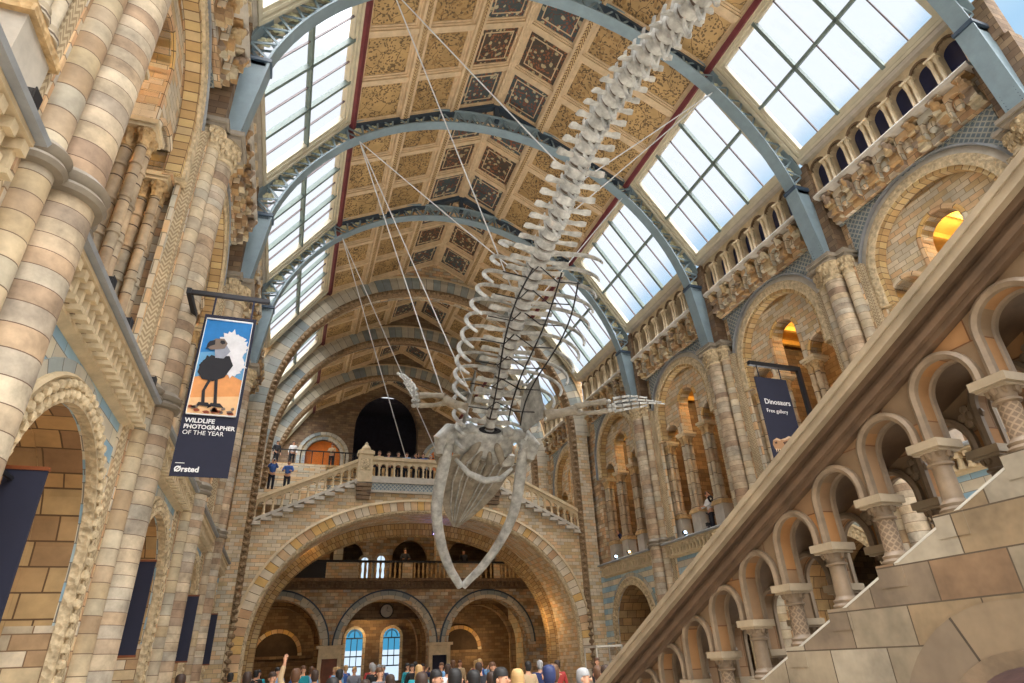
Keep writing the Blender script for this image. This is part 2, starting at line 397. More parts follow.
# patterned stones
def stripes():
    m,nt,b=newmat('blue_and_cream_banded_stone'); vec,g,sp=boxmap(nt)
    f=mth(nt,'FLOOR',mth(nt,'DIVIDE',sp.outputs['Z'],.26)); st=mth(nt,'MODULO',f,2)
    br=N(nt,'ShaderNodeTexBrick'); L(nt,vec,br.inputs['Vector']); br.inputs['Scale'].default_value=1; br.inputs['Brick Width'].default_value=.6; br.inputs['Row Height'].default_value=.26; br.inputs['Mortar Size'].default_value=.008
    br.inputs['Color1'].default_value=(0,0,0,1); br.inputs['Color2'].default_value=(1,1,1,1)
    r1=ramp(nt,[(.62,.74,.80),(.56,.69,.77),(.68,.77,.80)]); r2=ramp(nt,[CREAM,(.84,.80,.70),(.78,.74,.66)])
    L(nt,br.outputs['Color'],r1.inputs[0]); L(nt,br.outputs['Color'],r2.inputs[0])
    c=mixc(nt,st,r1.outputs[0],r2.outputs[0]); c=mixc(nt,br.outputs['Fac'],c,rgba((.5,.5,.48)))
    c,_=weather(nt,c,1.5,.15,g); L(nt,c,b.inputs['Base Color']); b.inputs['Roughness'].default_value=.75; return m
M['stripes']=stripes()
M['vouss_stair']=brickmat('brown_arch_stones',[(.48,.42,.35),(.52,.45,.36),(.46,.41,.34)],(.26,.22,.17),.42,9,uv=True,off=0,mort=.006,amt=.35,bumpd=.01)
def blotchy(name,cols,sc=3.5,bs=.7):
    m,nt,b=newmat(name); g=N(nt,'ShaderNodeNewGeometry'); v=N(nt,'ShaderNodeTexVoronoi'); v.inputs['Scale'].default_value=sc; L(nt,g.outputs['Position'],v.inputs['Vector'])
    s=N(nt,'ShaderNodeSeparateColor'); L(nt,v.outputs['Color'],s.inputs[0]); r=ramp(nt,cols); L(nt,s.outputs[0],r.inputs[0]); c,n1=weather(nt,r.outputs[0],4,.35,g)
    L(nt,c,b.inputs['Base Color']); b.inputs['Roughness'].default_value=.8; bump(nt,b,n1.outputs['Fac'],bs,.04); return m
M['corbel']=blotchy('weathered_corbel_stone',[(.76,.66,.50),(.64,.52,.38),(.80,.74,.62),(.70,.56,.38),(.58,.50,.42)])
def zig(name,c1,c2,sc=.22,kind='zig'):
    m,nt,b=newmat(name); vec,g,sp=boxmap(nt); s=N(nt,'ShaderNodeSeparateXYZ'); L(nt,vec,s.inputs[0])
    u=mth(nt,'DIVIDE',s.outputs[0],sc); v=mth(nt,'DIVIDE',s.outputs[1],sc)
    if kind=='zig':
        t=mth(nt,'ABSOLUTE',mth(nt,'SUBTRACT',mth(nt,'MULTIPLY',mth(nt,'FRACT',u),2),1))
        k=mth(nt,'FRACT',mth(nt,'ADD',mth(nt,'MULTIPLY',v,1.2),t))
        k=mth(nt,'GREATER_THAN',k,.5)
    else:
        a=mth(nt,'FRACT',mth(nt,'ADD',u,v)); c=mth(nt,'FRACT',mth(nt,'SUBTRACT',u,v))
        k=mth(nt,'MULTIPLY',mth(nt,'GREATER_THAN',a,.28),mth(nt,'GREATER_THAN',c,.28))
    c=mixc(nt,k,rgba(c1),rgba(c2)); c,n1=weather(nt,c,2,.25,g); L(nt,c,b.inputs['Base Color']); b.inputs['Roughness'].default_value=.75
    bump(nt,b,k,.8,.03); return m
M['zigzag']=zig('zigzag_carved_stone',(.64,.56,.44),(.80,.73,.60),.13)
M['diaper']=zig('blue_grey_lattice_tiles',(.74,.75,.72),(.48,.54,.58),.2,'dia')
M['lattice']=zig('lattice_carved_shaft',(.80,.74,.62),(.45,.36,.28),.17,'dia')
def panel(name,bgc,leafc,c3=None,sc=3.2,border=None):
    m,nt,b=newmat(name); t=N(nt,'ShaderNodeTexCoord'); g=N(nt,'ShaderNodeNewGeometry')
    n=N(nt,'ShaderNodeTexNoise'); n.inputs['Scale'].default_value=1.6; n.inputs['Detail'].default_value=3; L(nt,g.outputs['Position'],n.inputs['Vector'])
    mp=N(nt,'ShaderNodeVectorMath',operation='ADD'); L(nt,g.outputs['Position'],mp.inputs[0]); ms=N(nt,'ShaderNodeVectorMath',operation='SCALE'); ms.inputs['Scale'].default_value=.45; L(nt,n.outputs['Color'],ms.inputs[0]); L(nt,ms.outputs[0],mp.inputs[1])
    w=N(nt,'ShaderNodeTexVoronoi',feature='DISTANCE_TO_EDGE'); w.inputs['Scale'].default_value=1.5; L(nt,mp.outputs[0],w.inputs['Vector'])
    br=mth(nt,'LESS_THAN',w.outputs['Distance'],.014)
    v=N(nt,'ShaderNodeTexVoronoi'); v.inputs['Scale'].default_value=sc*2.2; L(nt,mp.outputs[0],v.inputs['Vector'])
    lf=mth(nt,'MULTIPLY',mth(nt,'LESS_THAN',v.outputs['Distance'],.40),mth(nt,'GREATER_THAN',n.outputs['Fac'],.42))
    c=mixc(nt,br,rgba(bgc),rgba((leafc[0]*.8,leafc[1]*.75,leafc[2]*.7))); c=mixc(nt,lf,c,rgba(leafc))
    if c3:
        v2=N(nt,'ShaderNodeTexVoronoi'); v2.inputs['Scale'].default_value=sc; L(nt,mp.outputs[0],v2.inputs['Vector'])
        c=mixc(nt,mth(nt,'LESS_THAN',v2.outputs['Distance'],.3),c,rgba(c3))
    c,_=weather(nt,c,1.2,.25,g); L(nt,c,b.inputs['Base Color']); b.inputs['Roughness'].default_value=.6; return m
M['panel_gold']=panel('gold_painted_foliage',(.74,.61,.41),(.44,.35,.23),sc=4)
M['panel_gold2']=panel('olive_gold_painted_foliage',(.70,.57,.38),(.40,.32,.21),(.60,.47,.29),sc=4)
M['panel_dark']=panel('dark_painted_flowers',(.30,.26,.22),(.56,.36,.24),(.70,.64,.50),sc=3.6)
M['panel_dark2']=panel('dark_blue_painted_flowers',(.28,.33,.34),(.52,.32,.24),(.74,.70,.58),sc=3.6)
M['rib']=plain('beige_painted_timber',(.84,.74,.60),.6,amt=.2)
M['rib_pat']=zig('patterned_timber_strip',(.84,.72,.52),(.48,.36,.26),.17)
M['stairtrim']=plain('brown_grey_polished_stone',(.50,.43,.35),.5,amt=.4,scale=5)
M['stone_warm']=brickmat('orange_buff_slab_stone',[(.62,.46,.30),(.56,.44,.32),(.64,.46,.28),(.52,.43,.33)],(.42,.28,.17),.42,.30,mort=.004,amt=.3,bumpd=.005)
M['lattice_fine']=zig('fine_lattice_carving',(.55,.47,.38),(.43,.36,.29),.04,'dia')

M['orangelit']=plain('amber_stone',(.82,.60,.34),.7,amt=.2)
M['string']=plain('pale_string_edge',(.78,.77,.73),.6,amt=.2)
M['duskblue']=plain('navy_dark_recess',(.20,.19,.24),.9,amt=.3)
M['ringstone']=plain('brown_grey_ring_stone',(.56,.52,.46),.6,amt=.25)
M['coping']=plain('pale_coping_stone',(.62,.56,.47),.45,amt=.3)  # on the stair rail, the light caught by the top is put into this paler tone
M['carved_roll']=plain('carved_tan_terracotta',(.60,.50,.38),.8,amt=.45,scale=8,bumps=.9,bsc=14)
M['stained']=emis('blue_stained_glass',(.30,.62,.78),.36)
M['lunette_infill']=plain('dark_lunette_stone',(.30,.24,.19),.9,amt=.3)  # lunette infill in one dark brown tone
M['rail_shade']=plain('shade_brown_rail_stone',(.40,.32,.25),.5,amt=.35,scale=5)  # shade under the stair rail painted as a darker brown
# ------------------------------------------------------------ the setting: side walls bay by bay
OUT=5.0
def structure(o): o['kind']='structure'; return o
def side_word(s): return 'right' if s>0 else 'left'
RK=list(range(-1,4)); LK=list(range(-2,4))
SPOTS=[(1,k) for k in RK]+[(-1,k) for k in LK]
def kth(s,k): return ORD[k-(RK[0] if s>0 else LK[0])]
def place(o,s,k,base='x'):
    o.location=((XR if s>0 else XL),YK(k)+(.42 if base=='pier' and s<0 and k==-1 else 0),0); o.scale=(1 if s>0 else -1,1,1)
def repeat(o,labeler,cat,group,spots=SPOTS,du=0):
    t=tree(o)
    for i,(s,k) in enumerate(spots):
        c=o if i==0 else copytree(t)
        c.location=((XR if s>0 else XL),YK(k)+du,0); c.scale=(1 if s>0 else -1,1,1)
        tag(c,labeler(s,k),cat,group)
C=3.2
# wall shell of one bay (structure)
m=MB(); m.archwall(0,BAY,2.3,5.95,.35,.40,MR,[(C,1.80,2.98,2.3)]); shell=[m.build('wall_side',M['stripes'])]
m=MB(); m.box(.35,.95,0,C-1.80,0,2.3); m.box(.35,.95,C+1.80,BAY,0,2.3)
m.box(.55,.75,0,.72,6,10.5); m.box(.55,.75,BAY-.72,BAY,6,10.5)
m.archwall(0,BAY,10.5,14.1,.55,.75,MR,[(C,1.88,11.5,10.5)])
m.box(.55,.95,0,BAY,14.1,15.2)
w1=m.build('wall_masonry',M['stone']); w1.parent=shell[0]
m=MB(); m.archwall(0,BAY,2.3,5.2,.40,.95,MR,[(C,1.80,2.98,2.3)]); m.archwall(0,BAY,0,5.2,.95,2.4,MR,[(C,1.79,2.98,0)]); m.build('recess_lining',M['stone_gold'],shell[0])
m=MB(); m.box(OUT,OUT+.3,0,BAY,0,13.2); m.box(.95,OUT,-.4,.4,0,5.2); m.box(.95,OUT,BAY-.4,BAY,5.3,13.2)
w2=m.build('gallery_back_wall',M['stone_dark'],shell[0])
m=MB(); m.box(.6,OUT,0,BAY,5.2,5.95); w3=m.build('gallery_floor',M['stone_pale'],shell[0])
m=MB(); m.box(.75,OUT,0,BAY,13.2,13.5)
for i in range(6): m.box(.8,OUT,.5+i,.62+i,13.0,13.2)
w4=m.build('gallery_ceiling',M['goldceil'],shell[0])
t=tree(shell[0])
for i,(s,k) in enumerate(SPOTS):
    c=shell[0] if i==0 else copytree(t)
    c.name='wall_'+side_word(s); place(c,s,k); structure(c)
# ground arches: carved order, rolls
a=empty('ground_arch')
m=MB(); m.archsweep(C,2.98,0,[(1.78,.22),(1.78,.36),(2.08,.36),(2.08,.30),(1.87,.22)],MR,26)
for i in range(64):            # leaf carving along the band
    L0=2.98; arc=PI*2.0; tot=2*L0+arc; q=(i+.5)/64*tot
    for rr in (1.88,2.01):
        if q<L0: u,z=C-rr,q
        elif q<L0+arc:
            th=(q-L0)/2.0; u,z=C-rr*math.cos(th),2.98+rr*math.sin(th)
        else: u,z=C+rr,2.98-(q-L0-arc)
        m.ball((.21,u,z),.05,.05,.07,6,4)
m.build('carved_band',M['carved'],a,True)
m=MB(); m.archsweep(C,2.98,0,[(2.08,.25),(2.08,.36),(2.15,.36),(2.15,.27),(2.11,.23)],MR,26); m.build('roll_moulding',M['cream'],a)
m=MB(); m.archsweep(C,2.98,2.98,[(2.15,.31),(2.15,.36),(2.32,.36),(2.32,.31)],MR,26); m.build('hood_ring',M['vouss_blue'],a)
repeat(a,lambda s,k:f'carved round arch at floor level, {side_word(s)} wall, {kth(s,k)} bay from the camera','arch','floor level arches along the side walls')
# gallery front: small arcaded cornice under a slate ledge
a=empty('gallery_cornice')
m=MB(); m.extr([(.35,5.35),(.22,5.4),(.22,5.46),(.35,5.46)],.6,BAY-.6,MR); m.extr([(.35,5.82),(.02,5.86),(.02,5.92),(.35,5.92)],.6,BAY-.6,MR)
n=20
for i in range(n+1):
    u=.66+(BAY-1.32)*i/n
    m.box(.10,.2,u-.04,u+.04,5.46,5.74); m.box(.04,.34,u-.06,u+.06,5.72,5.84); m.box(.06,.34,u-.055,u+.055,5.44,5.5)
m.build('little_arcade',M['cream'],a)
m=MB()
for i in range(n):
    u=.66+(BAY-1.32)*(i+.5)/n
    m.archwall(u-.105,u+.105,5.5,5.84,.2,.3,MR,[(u,.09,5.68,5.5)],6)
m.build('arcade_backing',M['carved_roll'],a)
m=MB(); m.extr([(-.06,5.93),(-.08,5.98),(.0,6.03),(.6,6.03),(.6,5.93)],.55,BAY-.55,MR); m.build('slate_ledge',M['greyledge'],a)
repeat(a,lambda s,k:f'little arcaded cornice under slate ledge, {side_word(s)} wall, {kth(s,k)} bay from the camera','cornice','gallery cornices')
# great gallery arch
a=empty('gallery_arch')
m=MB(); m.archsweep(C,11.5,10.55,[(1.86,.42),(1.86,.72),(1.98,.72),(1.98,.42)],MR,30); m.build('inner_order',M['vouss_gold'],a)
m=MB(); m.archsweep(C,11.5,10.55,[(1.98,.36),(1.98,.56),(2.3,.56),(2.3,.40),(2.16,.33)],MR,30)
for i in range(70):
    th=PI*(i+.5)/70; rr=2.15; m.ball((.36,C-rr*math.cos(th),11.5+rr*math.sin(th)),.04,.06,.06,6,4)
m.build('carved_order',M['carved'],a,True)
m=MB(); m.archsweep(C,11.5,10.55,[(2.3,.42),(2.3,.56),(2.5,.56),(2.5,.47)],MR,30); m.build('outer_order',M['ledge'],a)
m=MB(); m.archsweep(C,11.5,10.55,[(2.5,.34),(2.5,.56),(2.57,.56),(2.57,.38)],MR,30); m.build('hood_mould',M['greyledge'],a)
m=MB(); m.archwall(.72,BAY-.72,10.5,13.6,.75,1.2,MR,[(C-1.5,.55,10.65,10.5),(C,.62,11.85,10.5),(C+1.5,.55,10.65,10.5)],14); m.build('tympanum',M['stone_small'],a)
m=MB()
for c,r,zs in ((C-1.5,.55,10.65),(C,.62,11.85),(C+1.5,.55,10.65)):
    m.archsweep(c,zs,10.55,[(r,.70),(r,1.22),(r+.14,1.22),(r+.14,.72),(r+.07,.68)],MR,14)
m.build('lancet_trim',M['vouss'],a)
repeat(a,lambda s,k:f'great gallery arch with three lancets, {side_word(s)} wall, {kth(s,k)} bay from the camera','arch','great gallery arches')
# lattice frieze
m=MB(); m.archwall(.74,BAY-.74,11.9,13.95,.52,.548,MR,[(C,2.57,11.5,11.5)],30); m.box(.46,.56,.55,BAY-.55,13.95,14.05); o=m.build('lattice_frieze',M['diaper'])
repeat(o,lambda s,k:f'blue lattice band above gallery arch, {side_word(s)} wall, {kth(s,k)} bay from the camera','frieze','lattice friezes')
# corbel table with beasts
a=empty('corbel_table')
m=MB(); m.box(.3,.55,.55,BAY-.55,14.0,15.05); m.build('backing',M['stone'],a)
for i in range(7):
    u=.8+.8*i
    m=MB(); w=.16
    m.box(.12,.32,u-w,u+w,14.0,14.14); m.box(-.02,.32,u-w,u+w,14.14,14.32); m.box(.05,.32,u-w*.8,u+w*.8,14.32,14.5)
    m.box(-.1,.32,u-w*.7,u+w*.7,14.5,14.62)
    m.ball((-.02,u,14.74),.15,.13,.16); m.ball((-.14,u,14.84),.08,.08,.09); m.ball((.05,u-.12,14.62),.08,.06,.12); m.ball((.05,u+.12,14.62),.08,.06,.12)
    m.box(-.08,.32,u-.2,u+.2,14.93,15.0)
    b=m.build('beast_corbel',M['corbel'],a)
m=MB()
for i in range(6):
    u=1.2+.8*i; m.archwall(u-.26,u+.26,14.2,14.98,.12,.28,MR,[(u,.2,14.6,14.2)],8)
    m.ball((.22,u,14.45),.1,.13,.2)
m.build('niche_row',M['stone_pale'],a)
m=MB(); m.extr([(.35,14.98),(-.12,15.02),(-.18,15.1),(-.14,15.17),(.5,15.17)],.45,BAY-.45,MR); m.build('ledge',M['ledge'],a)
repeat(a,lambda s,k:f'row of carved beast corbels, {side_word(s)} wall, {kth(s,k)} bay from the camera','corbels','carved corbel tables')
# clerestory arcade
a=empty('clerestory_arcade')
m=MB(); m.archwall(.45,BAY-.45,15.17,16.75,.15,.42,MR,[(.8+.8*i,.28,16.25,15.17) for i in range(7)],10); m.build('arcade_wall',M['cream'],a)
m=MB()
for i in range(7): m.archsweep(.8+.8*i,16.25,16.25,[(.28,.1),(.28,.2),(.35,.2),(.35,.1)],MR,10)
m.build('arch_rings',M['carved_dark'],a)
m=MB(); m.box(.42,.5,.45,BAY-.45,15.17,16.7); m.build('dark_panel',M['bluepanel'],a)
def colonnette():
    m=MB()
    for d in (-.085,.085):
        m.lathe([(.075,15.17),(.075,15.24),(.05,15.28),(.05,15.95),(.06,15.97),(.06,16.0),(.09,16.14),(.09,16.2)],8,lambda x,y,z,d=d:(.05+x,d+y,z))
    m.box(-.05,.16,-.18,.18,16.18,16.26); return m.build('paired_colonnette',M['cream'],a,True)
q=colonnette(); q.location=(0,1.2,0)
for i in range(1,6):
    c=q.copy(); COL.objects.link(c); c.location=(0,1.2+.8*i,0)
m=MB(); m.extr([(.6,16.72),(.0,16.76),(-.08,16.84),(-.08,16.95),(.6,16.95)],.3,BAY-.3,MR); m.build('coping',M['ledge'],a)
repeat(a,lambda s,k:f'small arcade with dark blue openings, {side_word(s)} wall, {kth(s,k)} bay from the camera','arcade','clerestory arcades')
# clustered columns of the gallery arches
def cluster(n=3):
    a=empty('clustered_column')
    m=MB(); m.box(.72,1.2,-.3,.3,6.0,7.0); m.build('pedestal',M['ledge'],a)
    m=MB(); m.box(.66,1.26,-.36,.36,7.0,7.1); m.box(.69,1.23,-.33,.33,7.1,7.18); m.build('pedestal_cap',M['carved_gold'],a)
    for (w,u,r) in ((.8,-.125,.09),(.8,.125,.09),(1.08,0,.12)):
        m=MB(); T=lambda x,y,z,w=w,u=u:(w+x,u+y,z)
        pr=[(r*1.6,7.18),(r*1.6,7.24),(r*1.25,7.28),(r*1.35,7.34),(r,7.38)]
        for zr in (8.1,8.85,9.6): pr+=[(r,zr-.04),(r*1.25,zr-.02),(r*1.25,zr+.02),(r,zr+.04)]
        pr+=[(r,10.05)]
        m.lathe(pr,12,T); m.build('shaft',M['drum_tan'],a,True)
    m=MB()
    for (w,u,r) in ((.8,-.125,.09),(.8,.125,.09),(1.08,0,.12)):
        T=lambda x,y,z,w=w,u=u:(w+x,u+y,z)
        m.lathe([(r*1.2,10.02),(r*1.2,10.07),(r,10.1),(r*1.2,10.22),(r*1.75,10.38)],8,T)
        for j in range(8):
            th=2*PI*j/8; m.ball((w+r*1.5*math.cos(th),u+r*1.5*math.sin(th),10.33),.035,.035,.06,5,4)
    m.build('leaf_capital',M['carved_gold'],a,True)
    m=MB(); m.box(.64,1.26,-.28,.28,10.38,10.46); m.box(.60,1.3,-.32,.32,10.46,10.56); m.build('abacus',M['cream'],a)
    return a
cl=cluster(); ct=tree(cl); first=True
POSN=['outer near','inner near','inner far','outer far']
for s,k in SPOTS:
    for j,du in enumerate((-2.22,-.8,.8,2.22)):
        c=cl if first else copytree(ct); first=False
        c.location=((XR if s>0 else XL),YK(k)+C+du,0); c.scale=(s,1,1)
        if s<0 and k==-2 and j==3: c.location=(XL+.48,4.98,0)
        tag(c,f'{POSN[j]} cluster of ringed shafts, {kth(s,k)} gallery arch of the {side_word(s)} wall','column','clustered columns of the galleries')
# piers between the bays
PK=[(1,k) for k in range(-1,3)]+[(-1,k) for k in range(-2,3)]
def pier():
    a=empty('compound_pier')
    def shaft(u,w,r,mat,name):
        T=lambda x,y,z:(w+x,u+y,z)
        m=MB(); m.lathe([(r*1.45,0),(r*1.45,.25),(r*1.2,.3),(r*1.3,.4),(r,.46),(r,6.02)],28,T); m.lathe([(r,6.3),(r,12.1)],28,T)
        m.build(name,M[mat],a,True)
    shaft(0,.1,.30,'drum','main_shaft'); shaft(-.5,.2,.17,'drum_small','side_shaft'); shaft(.5,.2,.17,'drum_small','side_shaft')
    m=MB()
    for u,w,r in ((0,.1,.30),(-.5,.2,.17),(.5,.2,.17)):
        T=lambda x,y,z,u=u,w=w:(w+x,u+y,z)
        m.lathe([(r,5.98),(r+.07,6.0),(r+.1,6.05),(r+.07,6.1),(r+.03,6.12),(r+.08,6.16),(r+.1,6.21),(r+.06,6.26),(r,6.32)],28,T)
    m.box(.28,.42,-1.05,1.05,6.0,6.1); m.box(.26,.42,-1.05,1.05,6.16,6.26)
    m.build('shaft_ring',M['ringstone'],a,True)
    m=MB(); m.box(.25,.349,-.72,.72,0,6.0); m.box(.25,.549,-.72,.72,6.0,12.4); m.build('backing_pilaster',M['stone'],a)
    m=MB()
    for sg in (-1,1):
        u0,u1=sorted((sg*.72,sg*.92)); m.box(.27,.349,u0,u1,.3,6.0); m.box(.27,.549,u0,u1,6.0,12.2)
    m.build('zigzag_strip',M['zigzag'],a)
    m=MB()
    for sg in (-1,1):
        u0,u1=sorted((sg*.92,sg*1.05)); m.box(.33,.349,u0,u1,0,5.95); m.box(.45,.549,u0,u1,5.95,10.5)
    m.build('plain_strip',M['stone_pale'],a)
    m=MB()
    for u,w,r in ((0,.1,.30),(-.5,.2,.17),(.5,.2,.17)):
        T=lambda x,y,z,u=u,w=w:(w+x,u+y,z)
        m.lathe([(r*1.15,12.02),(r*1.2,12.08),(r,12.14),(r*1.1,12.35),(r*1.45,12.62)],16,T)
        for row in range(2):
            for j in range(12):
                th=2*PI*(j+.5*row)/12; rr=r*(1.15+.2*row); m.ball((w+rr*math.cos(th),u+rr*math.sin(th),12.3+.2*row),.05,.05,.09,5,4)
    m.build('leaf_capital',M['carved'],a,True)
    m=MB(); m.box(-.34,.549,-.42,.42,12.62,12.72); m.box(-.02,.549,-.74,.74,12.62,12.72); m.box(-.4,.549,-.48,.48,12.72,12.84); m.box(-.08,.549,-.8,.8,12.72,12.84)
    m.build('abacus',M['ringstone'],a)
    m=MB(); m.box(.08,.549,-.52,.52,12.84,15.17); m.box(.02,.549,-.449,.449,15.17,16.7); m.build('upper_pilaster',M['stone_dark'],a)
    return a
p=pier(); pt=tree(p)
for i,(s,k) in enumerate(PK):
    c=p if i==0 else copytree(pt); place(c,s,k,'pier')
    idx=ORD[k+1] if s>0 else ORD[k+2]
    tag(c,f'tall banded stone pier with three shafts on the {side_word(s)} wall, {idx} from the camera','pier','banded piers of the side walls')
# ------------------------------------------------------------ skylights and ceiling
S0=Vector((.05,16.95)); S1=Vector((-2.7,21.0)); SD=(S1-S0); SL=SD.length; SD.normalize(); SN=Vector((SD.y,-SD.x))   # outward normal
if SN.x<0: SN=-SN
def MS(u,h,s):
    q=S0+SD*s+SN*h; return (q.x,u,q.y)
def skylight(n):
    a=None
    m=MB()
    U0,U1,A,B=.5,5.9,.22,4.6
    for h0,h1,e in ((-.12,.1,0),(-.2,0,-.12),(-.05,.16,.1)):
        m.box(U0+e-.1,U0+e,h0,h1,A+e-.1,B-e+.1,lambda u,h,s:MS(u,h,s)); m.box(U1-e,U1-e+.1,h0,h1,A+e-.1,B-e+.1,lambda u,h,s:MS(u,h,s))
        m.box(U0+e,U1-e,h0,h1,A+e-.1,A+e,MS); m.box(U0+e,U1-e,h0,h1,B-e,B-e+.1,MS)
    fr=m.build('window_frame',M['frame'])
    m=MB()
    for i in (1,2):
        u=U0+(U1-U0)*i/3; m.box(u-.06,u+.06,-.08,.1,A,B,MS)
    m.box(U0,U1,-.08,.1,(A+B)/2-.05,(A+B)/2+.05,MS)
    m.box(U0,U0+.06,-.04,.1,A,B,MS); m.box(U1-.06,U1,-.04,.1,A,B,MS)
    g=m.build('glazing_bars',M['glazing'],fr)
    m=MB()
    for i in range(3):
        u=U0+(U1-U0)*(i+.5)/3; m.box(u-.018,u+.018,0,.07,A,B,MS)
    m.build('thin_bars',M['thinbar'],fr)
    m=MB(); m.box(U0,U1,.03,.045,A,B,MS); m.build('pane',M['glass'],fr)
    return fr
KS=list(range(-2,6))
w=skylight(1); wt=tree(w); i=0
for s in (1,-1):
    for k in KS:
        c=w if i==0 else copytree(wt); i+=1
        c.name=f'window_{i}'; place(c,s,k); structure(c)
# timber lining round the skylights and the slope of the ceiling
m=MB()
for u0,u1 in ((0,.45),(5.95,BAY)): m.box(u0,u1,-.02,.2,0,SL+.1,MS)
m.box(.45,5.95,-.02,.2,0,.25,MS); m.box(.45,5.95,-.02,.2,4.65,SL+.1,MS)
for u in (.2,.34,6.06,6.2): m.box(u-.03,u+.03,-.08,0,.0,SL-.1,MS)
lin0=m.build('skylight_lining',M['frame'])
m=MB(); m.box(0,BAY,-.34,-.05,SL-.16,SL+.02,MS); rp=m.build('purlin_strip',M['redpaint'],lin0)
m=MB(); m.box(0,BAY,-.1,.1,SL-.3,SL-.18,MS); m.build('purlin_moulding',M['frame'],lin0)
lt=tree(lin0); i=0
for s in (1,-1):
    for k in KS:
        c=lin0 if i==0 else copytree(lt); i+=1; c.name='trim_skylight'; place(c,s,k); structure(c)
RA=Vector((-2.7,21.0)); RB=Vector((-HW,24.32)); RDv=RB-RA; RL=RDv.length; RDv.normalize(); RN=Vector((-RDv.y,RDv.x))
if RN.y>0: RN=-RN      # into the room
def MC(u,h,s):
    q=RA+RDv*s+RN*h; return (q.x,u,q.y)
NC,NR=3,3
m=MB(); m.box(0,BAY,-.25,0,-.05,RL+.08,MC)
ce=m.build('ceiling',M['rib'])
m=MB()
cw=RL/NC; rw=BAY/NR
for j in range(NC+1):
    s0=j*cw; m.box(0,BAY,0,.26,max(s0-.2,0),min(s0+.2,RL),MC)
for i in range(NR+1):
    u0=i*rw; m.box(max(u0-.11,0),min(u0+.11,BAY),0,.2,0,RL,MC)
m.build('rafters',M['rib'],ce)
m=MB()
for j in range(NC):
    for i in range(NR):
        a0,a1=i*rw+.11,(i+1)*rw-.11; b0,b1=j*cw+.2,(j+1)*cw-.2
        for e0,e1,h in ((0,.07,.13),(.07,.14,.07)):
            m.box(a0+e0,a0+e1,0,h,b0+e0,b1-e0,MC); m.box(a1-e1,a1-e0,0,h,b0+e0,b1-e0,MC)
            m.box(a0+e1,a1-e1,0,h,b0+e0,b0+e1,MC); m.box(a0+e1,a1-e1,0,h,b1-e1,b1-e0,MC)
m.build('coffer_mouldings',M['rib'],ce)
m=MB()
for j in range(NC+1):
    s0=j*cw; 
    if j<NC: m.box(0,BAY,.26,.28,max(s0-.09,.02),s0+.09,MC)
m.build('patterned_strip',M['rib_pat'],ce)
for j in range(NC):
    for i in range(NR):
        a0,a1=i*rw+.25,(i+1)*rw-.25; b0,b1=j*cw+.34,(j+1)*cw-.34
        m=MB(); m.box(a0,a1,0,.03,b0,b1,MC)
        mat='panel_gold' if j==0 else 'panel_gold2' if j==1 else ('panel_dark' if (i%2) else 'panel_dark2')
        m.build('painted_panel',M[mat],ce)
        if j==2:
            m=MB()
            for e0,e1 in ((.16,.2),):
                m.box(a0+e0,a0+e1,.03,.05,b0+e0,b1-e0,MC); m.box(a1-e1,a1-e0,.03,.05,b0+e0,b1-e0,MC); m.box(a0+e1,a1-e1,.03,.05,b0+e0,b0+e1,MC); m.box(a0+e1,a1-e1,.03,.05,b1-e1,b1-e0,MC)
            m.build('painted_border',M['rib'],ce)
t=tree(ce); i=0
for s in (1,-1):
    for k in KS:
        c=ce if i==0 else copytree(t); i+=1; c.name='ceiling'; place(c,s,k); structure(c)
m=MB(); m.box(MID-.14,MID+.14,YK(-2),YK(6),24.02,24.2); m.box(MID-.24,MID+.24,YK(-2),YK(6),24.2,24.32); structure(m.build('trim_ridge',M['rib']))
m=MB(); m.box(XL-6,XR+6,-8,YK(6)+1,-.3,0); structure(m.build('floor',M['floor']))
# upper side walls beyond the bridge
m=MB()
for s,X in ((1,XR),(-1,XL)):
    for k in (4,5): m.box(min(X+s*.35,X+s*.9),max(X+s*.35,X+s*.9),YK(k),YK(k+1),0,16.95)
structure(m.build('wall_far_sides',M['stone_pale']))
